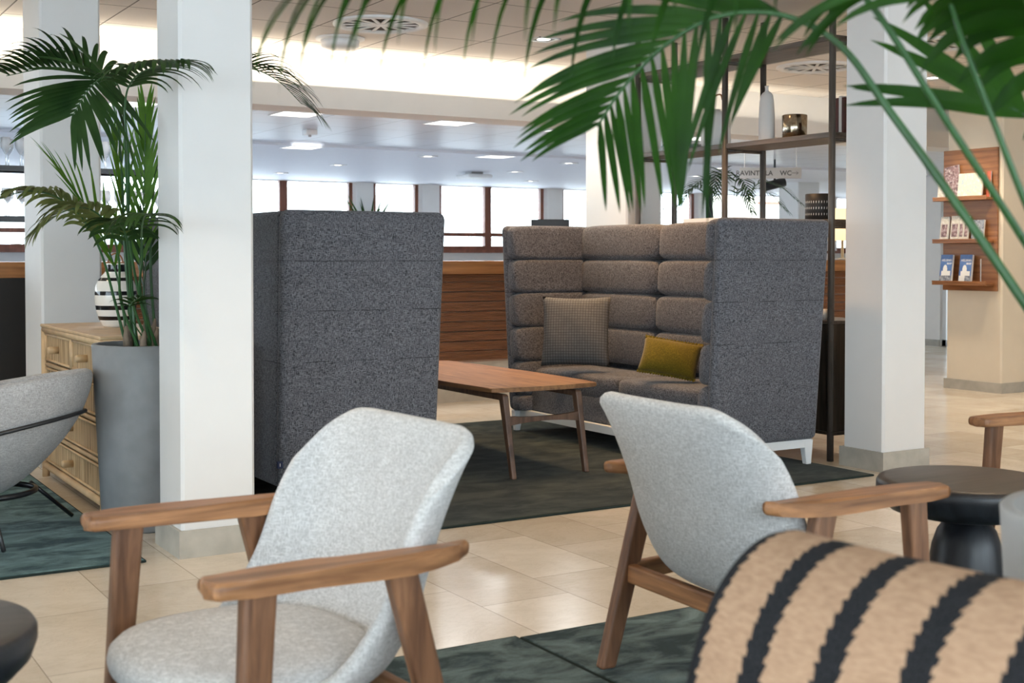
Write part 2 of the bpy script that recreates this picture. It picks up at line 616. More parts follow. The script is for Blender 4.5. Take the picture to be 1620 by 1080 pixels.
def add_box(bm, x0, x1, y0, y1, z0, z1, bev=0.0, seg=2):
    vs = [bm.verts.new((x, y, z)) for z in (z0, z1) for y in (y0, y1) for x in (x0, x1)]
    fs = [bm.faces.new([vs[i] for i in q]) for q in ((0, 2, 3, 1), (4, 5, 7, 6), (0, 1, 5, 4), (2, 6, 7, 3), (0, 4, 6, 2), (1, 3, 7, 5))]
    if bev:
        es = list({e for f in fs for e in f.edges})
        bmesh.ops.bevel(bm, geom=es, offset=bev, segments=seg, profile=0.5, affect='EDGES')


def add_hexa(bm, bot, top, bev=0.0, seg=2):
    """bot, top: four points each, counter-clockwise"""
    a = [bm.verts.new(p) for p in bot]
    b = [bm.verts.new(p) for p in top]
    n = len(a)
    fs = [bm.faces.new(a[::-1]), bm.faces.new(b)]
    for i in range(n):
        fs.append(bm.faces.new((a[i], a[(i + 1) % n], b[(i + 1) % n], b[i])))
    if bev:
        es = list({e for f in fs for e in f.edges})
        bmesh.ops.bevel(bm, geom=es, offset=bev, segments=seg, profile=0.5, affect='EDGES')


def add_prism(bm, poly, z0, z1, bev=0.0, seg=3):
    add_hexa(bm, [(x, y, z0) for x, y in poly], [(x, y, z1) for x, y in poly], bev, seg)


def catmull(pts, n):
    pts = [Vector(p) for p in pts]
    q = [pts[0] * 2 - pts[1]] + pts + [pts[-1] * 2 - pts[-2]]
    out = []
    segs = len(pts) - 1
    for i in range(n):
        t = i / (n - 1) * segs
        k = min(int(t), segs - 1)
        u = t - k
        a, b, c, d = q[k:k + 4]
        out.append(0.5 * ((2 * b) + (c - a) * u + (2 * a - 5 * b + 4 * c - d) * u * u + (3 * b - a - 3 * c + d) * u ** 3))
    return out


def add_tube(bm, pts, rad, seg=10, cap=True):
    pts = [Vector(p) for p in pts]
    n = len(pts)
    rr = rad if isinstance(rad, (list, tuple)) else [rad] * n
    ref = Vector((0, 0, 1))
    rings = []
    prev = None
    for i, p in enumerate(pts):
        T = (pts[min(i + 1, n - 1)] - pts[max(i - 1, 0)]).normalized()
        if prev is None:
            s = T.cross(ref)
            if s.length < 1e-3:
                s = T.cross(Vector((1, 0, 0)))
        else:
            s = prev - T * prev.dot(T)
        s.normalize()
        prev = s
        u = s.cross(T)
        rings.append([bm.verts.new(p + (s * math.cos(2 * PI * k / seg) + u * math.sin(2 * PI * k / seg)) * rr[i]) for k in range(seg)])
    for a, b in zip(rings, rings[1:]):
        for k in range(seg):
            bm.faces.new((a[k], a[(k + 1) % seg], b[(k + 1) % seg], b[k]))
    if cap:
        bm.faces.new(rings[0][::-1])
        bm.faces.new(rings[-1])


def add_lathe(bm, prof, seg=40, c=(0, 0, 0), sx=1, sy=1):
    rings = []
    for r, z in prof:
        if r < 1e-5:
            rings.append([bm.verts.new((c[0], c[1], c[2] + z))])
        else:
            rings.append([bm.verts.new((c[0] + r * sx * math.cos(2 * PI * k / seg), c[1] + r * sy * math.sin(2 * PI * k / seg), c[2] + z)) for k in range(seg)])
    for a, b in zip(rings, rings[1:]):
        for k in range(seg):
            k2 = (k + 1) % seg
            if len(a) == 1 and len(b) == 1:
                continue
            if len(a) == 1:
                bm.faces.new((a[0], b[k], b[k2]))
            elif len(b) == 1:
                bm.faces.new((a[k], a[k2], b[0]))
            else:
                bm.faces.new((a[k], a[k2], b[k2], b[k]))


def add_grid(bm, nu, nv, fn, close_u=False):
    vs = [[bm.verts.new(fn(i / (nu if close_u else nu - 1), j / (nv - 1))) for i in range(nu)] for j in range(nv)]
    for j in range(nv - 1):
        for i in range(nu if close_u else nu - 1):
            i2 = (i + 1) % nu
            bm.faces.new((vs[j][i], vs[j][i2], vs[j + 1][i2], vs[j + 1][i]))
    return vs


def lettering(name, text, size, mat, parent, mw, extrude=0.0006, align='CENTER', bold=0.02):
    cu = bpy.data.curves.new(name, 'FONT')
    cu.body = text
    cu.size = size
    cu.extrude = extrude
    cu.offset = size * bold
    cu.align_x = align
    tmp = bpy.data.objects.new(name, cu)
    me = bpy.data.meshes.new_from_object(tmp)
    me.name = name
    bpy.data.objects.remove(tmp)
    bpy.data.curves.remove(cu)
    o = bpy.data.objects.new(name, me)
    COL.objects.link(o)
    me.materials.clear()
    me.materials.append(mat)
    o.parent = parent
    o.matrix_local = mw
    return o


def basis(ex, ey, ez, loc):
    return Matrix(((ex[0], ey[0], ez[0], loc[0]), (ex[1], ey[1], ez[1], loc[1]), (ex[2], ey[2], ez[2], loc[2]), (0, 0, 0, 1)))


SMOOTH = lambda a: ()
SUB1 = ('SUBSURF', dict(levels=1, render_levels=1))
SUB2 = ('SUBSURF', dict(levels=2, render_levels=2))
# ------------------------------------------------------------------ the setting
b = BM(); add_box(b, -6, 22.5, -3, 9.5, -0.1, 0); add_box(b, 10.6, 22.5, 9.5, 17, -0.1, 0); struct('floor', b, M['floor'])
b = BM(); add_box(b, -6, 10.6, 9.5, 17, -0.1, -0.0005); struct('floor_far', b, plain('pale_bounce_floor', (0.62, 0.65, 0.70), 0.4, vary=.02))  # unseen floor, made pale and cool to bounce light onto the low ceiling
b = BM(); add_box(b, -6, 13.4, -3, 8.79, 2.61, 2.75); struct('ceiling', b, M['ceil'])
b = BM(); add_box(b, -6, 22.5, 8.9, 11.3, 2.19, 2.3); struct('ceiling_lower', b, M['ceil2'])
b = BM(); add_box(b, -6, 22.5, 11.3, 17, 2.165, 2.3); struct('ceiling_far', b, M['ceilw'])
# bulkhead between the two ceilings, with a light trough in front of it
b = BM(); add_box(b, -6, 13.4, 8.79, 8.9, 2.19, 2.75)
bulk = struct('wall_bulkhead', b, M['wall'])
b = BM(); add_box(b, -6, 13.1, 8.54, 8.56, 2.19, 2.345); add_box(b, -6, 13.1, 8.56, 8.79, 2.19, 2.215)
struct('trim_1', b, M['wall'])
b = BM(); add_box(b, -4, 10, 8.60, 8.64, 2.216, 2.345); struct('led_channel', b, M['white_plastic'], bulk)
# outer walls
WY = [(-2.75, 0.3, .25, 2.45), (0.5, 3.6, .25, 2.45), (9.2, 12.4, .9, 2.05), (12.6, 16.1, .9, 2.05)]
b = BM()
yy = -3
for y0, y1, z0, z1 in WY:
    add_box(b, -6.2, -6, yy, y0, 0, 2.75); add_box(b, -6.2, -6, y0, y1, 0, z0); add_box(b, -6.2, -6, y0, y1, z1, 2.75)
    yy = y1
add_box(b, -6.2, -6, yy, 17, 0, 2.75)
struct('wall_left', b, M['wall'])
b = BM()
add_box(b, 13.1, 13.3, -3, 10.55, 0, 2.61); add_box(b, 13.1, 13.3, 11.22, 12.5, 0, 2.61)
add_box(b, 13.1, 13.3, 10.55, 11.22, 2.15, 2.61); add_box(b, 13.3, 22.5, 12.4, 12.5, 0, 2.4); add_box(b, 22.3, 22.5, 12.5, 17, 0, 2.4)
struct('wall_right', b, M['wall'])
b = BM(); add_box(b, 13.085, 13.1, -3, 10.55, 0, 0.08); add_box(b, 13.085, 13.1, 11.22, 12.5, 0, 0.08)
struct('baseboard_right', b, M['stone'])
# glazed door in the right wall
b = BM()
for y0, y1 in ((10.55, 10.61), (11.16, 11.22)):
    add_box(b, 13.14, 13.2, y0, y1, 0, 2.15)
add_box(b, 13.14, 13.2, 10.55, 11.22, 2.09, 2.15); add_box(b, 13.14, 13.2, 10.55, 11.22, 0, 0.08); add_box(b, 13.15, 13.19, 10.55, 11.22, 0.95, 1.0)
dr = struct('door_1', b, M['white_metal'])
b = BM(); add_box(b, 13.165, 13.17, 10.61, 11.16, 0.08, 2.09); struct('door_pane', b, M['glass'], dr)

# window wall behind the viewer (daylight)
b = BM()
WX = [(-5.4, -2.9), (-2.7, -0.2), (0.0, 2.5), (2.7, 5.2), (5.4, 7.9)]
add_box(b, -6, 13.4, -3, -2.8, 0, 0.85); add_box(b, -6, 13.4, -3, -2.8, 2.45, 2.61)
edges = [-6] + [v for w in WX for v in w] + [13.4]
for i in range(0, len(edges), 2):
    add_box(b, edges[i], edges[i + 1], -3, -2.8, 0.85, 2.45)
struct('wall_front', b, M['wall'])


def portal(x0, x1, y, z0, z1, sgn):
    l = bpy.data.lights.new('daylight_portal', 'AREA')
    l.shape = 'RECTANGLE'; l.size = x1 - x0; l.size_y = z1 - z0
    l.cycles.is_portal = True
    o = bpy.data.objects.new('daylight_portal', l); COL.objects.link(o)
    o.location = ((x0 + x1) / 2, y, (z0 + z1) / 2)
    o.rotation_euler = (R(90) * (1 if sgn > 0 else -1), 0, 0)   # +1: shines towards +y


wn = 0


def window(x0, x1, y, z0, z1, transoms, mat, t=0.05, fw=0.055):
    global wn
    wn += 1
    b = BM()
    add_box(b, x0, x0 + fw, y - t / 2, y + t / 2, z0, z1); add_box(b, x1 - fw, x1, y - t / 2, y + t / 2, z0, z1)
    add_box(b, x0 + fw, x1 - fw, y - t / 2, y + t / 2, z0, z0 + fw); add_box(b, x0 + fw, x1 - fw, y - t / 2, y + t / 2, z1 - .004, z1)
    for q in transoms:
        add_box(b, x0 + fw, x1 - fw, y - t / 2, y + t / 2, q, q + fw)
    o = struct('window_%d' % wn, b, mat)
    b = BM(); add_box(b, x0 + fw * .5, x1 - fw * .5, y - 0.004, y + 0.004, z0 + fw * .5, z1 - fw * .1)
    struct('window_pane', b, M['glass'], o)


for x0, x1 in WX:
    window(x0, x1, -2.9, 0.85, 2.45, (), M['frame_wood'])
portal(-5.4, 7.9, -2.75, 0.85, 2.45, 1)
for y0, y1, z0, z1 in WY:
    wn += 1
    b = BM()
    for q in ((y0, y0 + .05, z0, z1), (y1 - .05, y1, z0, z1), (y0 + .05, y1 - .05, z0, z0 + .05), (y0 + .05, y1 - .05, z1 - .05, z1), ((y0 + y1) / 2 - .03, (y0 + y1) / 2 + .03, z0 + .05, z1 - .05)):
        add_box(b, -6.12, -6.06, *q)
    o = struct('window_%d' % wn, b, M['frame_wood'])
    b = BM(); add_box(b, -6.095, -6.09, y0 + .03, y1 - .03, z0 + .03, z1 - .03); struct('window_pane', b, M['glass'], o)
    l = bpy.data.lights.new('daylight_portal', 'AREA'); l.shape = 'RECTANGLE'; l.size = z1 - z0; l.size_y = y1 - y0; l.cycles.is_portal = True
    lo = bpy.data.objects.new('daylight_portal', l); COL.objects.link(lo); lo.location = (-5.98, (y0 + y1) / 2, (z0 + z1) / 2); lo.rotation_euler = (0, -PI / 2, 0)
# far window wall
b = BM()
add_box(b, -6, 22.5, 16.45, 16.65, 0, 1.2); add_box(b, -6, 22.5, 16.45, 16.65, 2.16, 2.3)
PIL = [(7.36, 7.62), (8.38, 8.66), (10.50, 10.77), (13.4, 13.65), (16.2, 16.5), (19, 19.3)]
for a, c in PIL:
    add_box(b, a, c, 16.40, 16.65, 0, 2.165)
struct('wall_far', b, M['wall'])
b = BM(); add_box(b, -6, 22.3, 16.2, 16.45, 1.19, 1.235); struct('trim_2', b, M['frame_wood'])
FWIN = [(-5.8, -3), (-3, 0.2), (0.2, 3.3), (3.3, 6.33), (6.33, 7.34), (7.64, 8.36), (8.68, 9.51), (9.51, 10.48), (10.79, 12.1), (12.1, 13.38), (13.67, 16.18), (16.52, 18.98), (19.32, 22.2)]
for x0, x1 in FWIN:
    window(x0, x1, 16.52, 1.235, 2.159, (1.43,), M['frame_wood'], 0.07, 0.055)
portal(-5.8, 22.2, 16.39, 1.24, 2.15, -1)


def column(name, x0, x1, y0, y1, ztop, mat=None, skirt=0.105, front=None):
    b = BM()
    c = 0.012
    poly = [(x0 + c, y0), (x1 - c, y0), (x1, y0 + c), (x1, y1 - c), (x1 - c, y1), (x0 + c, y1), (x0, y1 - c), (x0, y0 + c)]
    add_prism(b, poly, 0, ztop)
    o = struct(name, b, mat or M['column'])
    s = 0.014
    b = BM()
    for q in ((x0 - s, x1 + s, y0 - s, y0 - .0005), (x0 - s, x1 + s, y1 + .0005, y1 + s), (x0 - s, x0 - .0005, y0, y1), (x1 + .0005, x1 + s, y0, y1)):
        add_box(b, q[0], q[1], q[2], q[3], 0, skirt)
    struct('baseboard', b, M['stone'], o)
    return o


column('column_1', 1.432, 1.722, 4.80, 5.10, 2.61)
column('column_2', 5.185, 5.51, 4.81, 5.10, 2.61)
column('column_3', 5.18, 5.48, 7.10, 7.60, 2.61)
column('column_4', 1.41, 1.73, 7.26, 7.73, 2.61)
column('column_5', 9.0, 9.55, 7.07, 7.64, 2.61, M['warmwall'], 0.085)
column('column_6', 12.55, 12.95, 13.2, 13.6, 2.165)

# world outside
b = BM(); add_box(b, -60, 90, 17, 120, -0.6, -0.5); struct('ground_outside', b, M['snow'])
b = BM(); add_box(b, -60, 90, -120, -3.2, -0.6, -0.5); struct('ground_front', b, M['snow'])
b = BM(); add_box(b, -120, -6.3, -3.2, 17, -0.6, -0.5); struct('ground_left', b, M['snow'])
for i, (x, y, w, h) in enumerate(((11, 46, 6, 2.6), (20, 50, 6, 3.4), (30, 48, 7, 2.4), (40, 53, 8, 3.6), (52, 50, 9, 2.7))):
    b = BM()
    for k in range(46):
        bmesh.ops.create_icosphere(b, subdivisions=1, radius=rng.uniform(.5, 1.0), matrix=Matrix.Translation((x + rng.uniform(-w / 2, w / 2), y + rng.uniform(-1, 1), rng.uniform(0.2, h) - .3)))
    o = link_obj('hazy_bush', b, M['hedge'], smooth=True)
    tag(o, 'bushes coloured pale like haze in a bank outside the far windows', 'bush', 'bushes outside the far windows')
b = BM(); add_box(b, 33, 37, 37, 41, -.5, 7)
o = struct('building_outside', b, M['facade'])
b = BM()
for k in range(5):
    add_box(b, 33.1, 36.9, 36.93, 36.99, 0.9 + k * 1.1, 1.0 + k * 1.1)
struct('facade_bands', b, M['frame_wood'], o)

w = bpy.data.worlds.new('sky'); scene.world = w; w.use_nodes = True
bg = w.node_tree.nodes['Background']
bg.inputs['Color'].default_value = (0.80, 0.905, 1.0, 1)
bg.inputs['Strength'].default_value = 9.6

# ------------------------------------------------------------------ bar counter
t = thing('bar_counter', 'long bar counter with oak top and ridged brown board front behind the sofas', 'counter', (0, 8.8, 0))
b = BM(); add_box(b, -3, 9.65, 0, 0.62, 1.002, 1.105, 0.004); link_obj('worktop', b, M['counter_wood'], t)
b = BM()
z = 0.325
while z < 0.99:
    add_box(b, 2.3, 9.55, 0.03, 0.05, z, min(z + 0.070, 1.001), 0.003, 1)
    z += 0.0775
link_obj('ridged_front', b, M['slat'], t)
b = BM(); add_box(b, 2.3, 9.55, 0.05, 0.58, 0.31, 1.001); link_obj('carcass', b, plain('carcass_wood', (0.42, 0.30, 0.24), 0.6), t)
b = BM(); add_box(b, -2.9, 2.3, 0.03, 0.58, 0.31, 1.001); tag(link_obj('black_front', b, M['black'], t), 'black front panel', None)
b = BM(); add_box(b, -2.9, 9.55, 0.06, 0.56, 0, 0.31); link_obj('plinth', b, M['plinth'], t)

# ------------------------------------------------------------------ glass rack over the bar
for zi, (zz, word) in enumerate(((1.765, 'upper'), (1.41, 'lower'))):
    t = thing('glass_shelf', '%s glass bar shelf full of stemmed glasses behind the left palm' % word, 'shelf', (0, 9.75, zz), 0, None)
    b = BM(); add_box(b, 0.4, 3.1, -0.14, 0.14, 0, 0.012); link_obj('shelf_plate', b, M['crystal'], t)
    b = BM(); add_box(b, 0.4, 3.1, -0.16, -0.142, -0.02, 0.015); add_box(b, 0.4, 3.1, 0.142, 0.16, -0.02, 0.015); link_obj('shelf_rail', b, M['black_metal'], t)
    if zi == 0:
        for x in (0.45, 3.05):
            b = BM(); add_tube(b, [(x, 0.17, -0.36), (x, 0.17, 0.425)], 0.008, 8)
            link_obj('hanger', b, M['black_metal'], t)
b = BM(); add_lathe(b, [(0.0, 0), (0.032, 0.001), (0.03, 0.004), (0.005, 0.01), (0.0042, 0.085), (0.014, 0.10), (0.034, 0.135), (0.037, 0.165), (0.031, 0.205), (0.0295, 0.205), (0.034, 0.165), (0.031, 0.138), (0, 0.108)], 12)
g0 = link_obj('wine_glass', b, M['crystal'], smooth=True)
first = True
for zz, word in ((1.7775, 'upper'), (1.4225, 'lower')):
    for row in (-0.07, 0.06):
        for k in range(15):
            o = g0 if first else g0.copy()
            if not first:
                COL.objects.link(o)
            first = False
            o.location = (1.45 + k * 0.098 + (0.04 if row > 0 else 0), 9.75 + row, zz)
            tag(o, 'clear stemmed glass in the rows on the %s bar shelf' % word, 'glass', 'stemmed glasses on the %s bar shelf' % word)

# ------------------------------------------------------------------ ceiling fittings
def diffuser(x, y, label, r=0.30):
    t = thing('air_vent', label, 'air vent', (x, y, 2.61))
    b = BM(); add_lathe(b, [(r, -0.0005), (r, -0.012), (r - 0.02, -0.02), (r - 0.055, -0.017), (r - 0.06, -0.0005)], 48); link_obj('rim', b, M['white_plastic'], t, True)
    b = BM(); add_lathe(b, [(0, -0.002), (r - 0.06, -0.002)], 40); link_obj('recess', b, plain('diffuser_dark', (0.10, 0.09, 0.085), 0.8), t)
    b = BM()
    for k in range(14):
        a = 2 * PI * k / 14
        c, s = math.cos(a), math.sin(a)
        p0, p1 = Vector((0.035 * c, 0.035 * s, -0.012)), Vector(((r - 0.06) * c, (r - 0.06) * s, -0.012))
        n = Vector((-s, c, 0)) * 0.011
        add_hexa(b, [p0 - n, p1 - n, p1 + n, p0 + n], [p + Vector((0, 0, 0.006)) for p in (p0 - n, p1 - n, p1 + n, p0 + n)])
    add_lathe(b, [(0, -0.016), (0.04, -0.014), (0.04, -0.006), (0, -0.006)], 20)
    link_obj('blade', b, M['white_plastic'], t)


diffuser(3.505, 7.43, 'round white slotted air diffuser in ceiling above tall grey sofa back')
diffuser(7.177, 7.37, 'round white air diffuser in ceiling seen through the shelf unit')
diffuser(7.137, 6.117, 'round white air diffuser in ceiling right of the right column')

t = thing('ceiling_speaker', 'round white drum shaped fitting on ceiling next to the slotted diffuser', 'ceiling fitting', (3.503, 8.064, 2.61))
b = BM(); add_lathe(b, [(0, -0.0005), (0.165, -0.0005), (0.165, -0.012), (0.14, -0.02), (0, -0.02)], 40); link_obj('base', b, M['white_plastic'], t, True)
b = BM(); add_lathe(b, [(0, -0.075), (0.10, -0.073), (0.125, -0.06), (0.13, -0.02), (0, -0.02)], 40); link_obj('cover', b, M['white_plastic'], t, True)


def spot_light(x, y, z, power, col=(1, 0.80, 0.56), ang=100, blend=0.7, r=0.05):
    l = bpy.data.lights.new('downlight_beam', 'SPOT')
    l.energy = power; l.color = col; l.spot_size = R(ang); l.spot_blend = blend; l.shadow_soft_size = r
    o = bpy.data.objects.new('downlight_beam', l); COL.objects.link(o); o.location = (x, y, z)


def downlight(x, y, z, label, power, group=None, cold=False, s=0.085):
    t = thing('downlight', label, 'downlight', (x, y, z), 0, group)
    b = BM()
    for q in ((-s, s, -s, -s + .012), (-s, s, s - .012, s), (-s, -s + .012, -s, s), (s - .012, s, -s, s)):
        add_box(b, q[0], q[1], q[2], q[3], -0.008, -0.0005)
    link_obj('frame', b, M['white_plastic'], t)
    b = BM(); add_lathe(b, [(0.045, -0.0015), (s - .008, -0.0015)], 24); link_obj('reflector', b, M['black'], t)
    b = BM(); add_lathe(b, [(0, -0.006), (0.045, -0.003)], 24); link_obj('lens', b, M['lamp_emit'], t)
    spot_light(x, y, z - 0.03, power, (1, 0.86, 0.68) if not cold else (1, 0.95, 0.88))


for x, y, lab in ((4.703, 7.40, 'square downlight in front ceiling beside the hanging palm frond'),
                  (8.459, 7.345, 'square downlight in ceiling above the brochure rack, right of the right column'),
                  (8.1, 5.3, 'small downlight in ceiling behind palm leaves near the top right corner')):
    downlight(x, y, 2.61, lab, 75)
for x, y in ((6.079, 11.769), (5.792, 13.398), (5.743, 15.05), (8.09, 13.368), (7.846, 11.827), (9.267, 14.9), (13.16, 15.2), (11.4, 13.1), (9.8, 11.6), (10.5, 12.9), (15.2, 14.6), (14.2, 15.3)):
    downlight(x, y, 2.19 if y < 11.3 else 2.165, 'small bright downlight set flush in the far low ceiling', 22, 'downlights in the far ceiling', True, 0.075)
for i, (x, y, lab) in enumerate(((3.55, 8.98, 'square light panel in low ceiling nearest the left column'), (4.57, 11.42, 'square light panel farther back in low ceiling above the tall sofa'),
                (4.82, 8.96, 'square light panel in low ceiling right behind the white bulkhead centre'), (6.7, 11.45, 'square light panel farther back in low ceiling, near wall detector'),
                (5.95, 8.98, 'square light panel in low ceiling beside the hanging leaf tips'), (2.35, 8.98, 'square light panel in low ceiling behind the left palm'), (7.38, 8.98, 'square light panel in low ceiling seen through the shelf above magazines'))):
    zc = 2.19 if y < 11.3 else 2.165
    t = thing('light_panel', lab, 'light panel', (x, y, zc))
    s = 0.15
    b = BM(); add_box(b, -s, s, -s, s, -0.004, -0.0005); link_obj('diffuser', b, M['panel_light'], t)
    b = BM()
    for q in ((-s - .01, s + .01, -s - .01, -s), (-s - .01, s + .01, s, s + .01), (-s - .01, -s, -s, s), (s, s + .01, -s, s)):
        add_box(b, q[0], q[1], q[2], q[3], -0.006, -0.0005)
    link_obj('frame', b, M['white_plastic'], t)
    l = bpy.data.lights.new('panel_glow', 'AREA'); l.size = .28; l.energy = 9; l.color = (.95, .98, 1)
    lo = bpy.data.objects.new('panel_glow', l); COL.objects.link(lo); lo.location = (x, y, zc - .012)

t = thing('smoke_detector', 'small boxy white detector on low ceiling above the tall sofa', 'detector', (4.087, 10.04, 2.19))
b = BM(); add_box(b, -.05, .05, -.05, .05, -.045, -.0005, .006); link_obj('body', b, M['white_plastic'], t)
b = BM(); add_lathe(b, [(0, -.062), (.012, -.06), (.014, -.045), (0, -.045)], 12); link_obj('sensor', b, M['grey_plastic'], t)
t = thing('motion_detector', 'small round grey sensor on low ceiling beside the hanging leaf tips', 'sensor', (6.435, 10.015, 2.19))
b = BM(); add_lathe(b, [(0, -.02), (.065, -.018), (.068, -.0005), (0, -.0005)], 24); link_obj('plate', b, M['white_plastic'], t, True)
b = BM(); add_lathe(b, [(0, -.055), (.025, -.05), (.03, -.02), (0, -.02)], 16); link_obj('sensor', b, M['grey_plastic'], t, True)
t = thing('access_point', 'rounded white wireless box under the far low ceiling', 'access point', (7.72, 13.72, 2.165))
b = BM(); add_box(b, -.17, .17, -.17, .17, -.075, -.03, .022, 3); link_obj('body', b, M['white_plastic'], t)
b = BM(); add_box(b, -.08, .08, -.08, .08, -.03, -.0005); link_obj('bracket', b, M['grey_plastic'], t)
t = thing('dome_camera', 'white dome security camera under low ceiling seen through the shelf', 'camera', (7.02, 8.995, 2.19))
b = BM(); add_lathe(b, [(0, -.0005), (.06, -.0005), (.066, -.04), (.062, -.07), (0, -.07)], 28); add_tube(b, [(0, 0, -.0005), (0, 0, -.06)], .02, 10); link_obj('housing', b, M['white_plastic'], t, True)
b = BM(); add_lathe(b, [(.055, -.07), (.05, -.10), (.03, -.12), (0, -.125)], 28); link_obj('dome', b, M['glaze_black'], t, True)

# hanging sign
t = thing('hanging_sign', 'pale hanging direction sign reading RAVINTOLA and WC with an arrow', 'sign', (8.26, 9.06, 1.915), R(-33))
b = BM(); add_box(b, -.285, .285, -.008, .008, -.05, .05, .002, 1); link_obj('board', b, plain('sign_grey', (0.40, 0.39, 0.38), 0.5, vary=.02), t)
sm = plain('sign_ink', (0.06, 0.06, 0.06), 0.6)
face = lambda x, z: basis((1, 0, 0), (0, 0, 1), (0, -1, 0), (x, -0.0085, z))
lettering('lettering', 'RAVINTOLA', 0.062, sm, t, face(-.15, -.021))
lettering('lettering', 'WC', 0.062, sm, t, face(.14, -.021))
b = BM(); add_box(b, .19, .255, -.0095, -.0085, -.002, .002)
for s in (-1, 1):
    add_hexa(b, [(.255, -.0095, -.002), (.255, -.0085, -.002), (.235, -.0085, s * .016 - .002), (.235, -.0095, s * .016 - .002)], [(.255, -.0095, .002), (.255, -.0085, .002), (.235, -.0085, s * .016 + .002), (.235, -.0095, s * .016 + .002)])
link_obj('arrow', b, sm, t)
b = BM()
for x in (-.24, .24):
    add_tube(b, [(x, 0, .05), (x, 0, .2745)], .003, 6)
link_obj('suspension_rod', b, M['steel'], t)
# ------------------------------------------------------------------ soft shapes


def add_pad(bm, c, ex, ey, ez, hx, hy, hz, e=0.35, nu=28, nv=15):
    """a rounded cushion block: superellipsoid with half sizes hx, hy, hz along axes ex, ey, ez"""
    c, ex, ey, ez = Vector(c), Vector(ex), Vector(ey), Vector(ez)

    def sp(v, p):
        return math.copysign(abs(v) ** p, v)
    rings = []
    for j in range(nv):
        ph = -PI / 2 + PI * j / (nv - 1)
        if j in (0, nv - 1):
            rings.append([bm.verts.new(c + ez * (hz * (1 if j else -1)))])
            continue
        cz, sz = sp(math.cos(ph), e), sp(math.sin(ph), e)
        rings.append([bm.verts.new(c + ex * (hx * cz * sp(math.cos(2 * PI * i / nu), e)) + ey * (hy * cz * sp(math.sin(2 * PI * i / nu), e)) + ez * (hz * sz)) for i in range(nu)])
    for a, b in zip(rings, rings[1:]):
        for i in range(nu):
            i2 = (i + 1) % nu
            if len(a) == 1:
                bm.faces.new((a[0], b[i2], b[i]))
            elif len(b) == 1:
                bm.faces.new((a[i], a[i2], b[0]))
            else:
                bm.faces.new((a[i], a[i2], b[i2], b[i]))


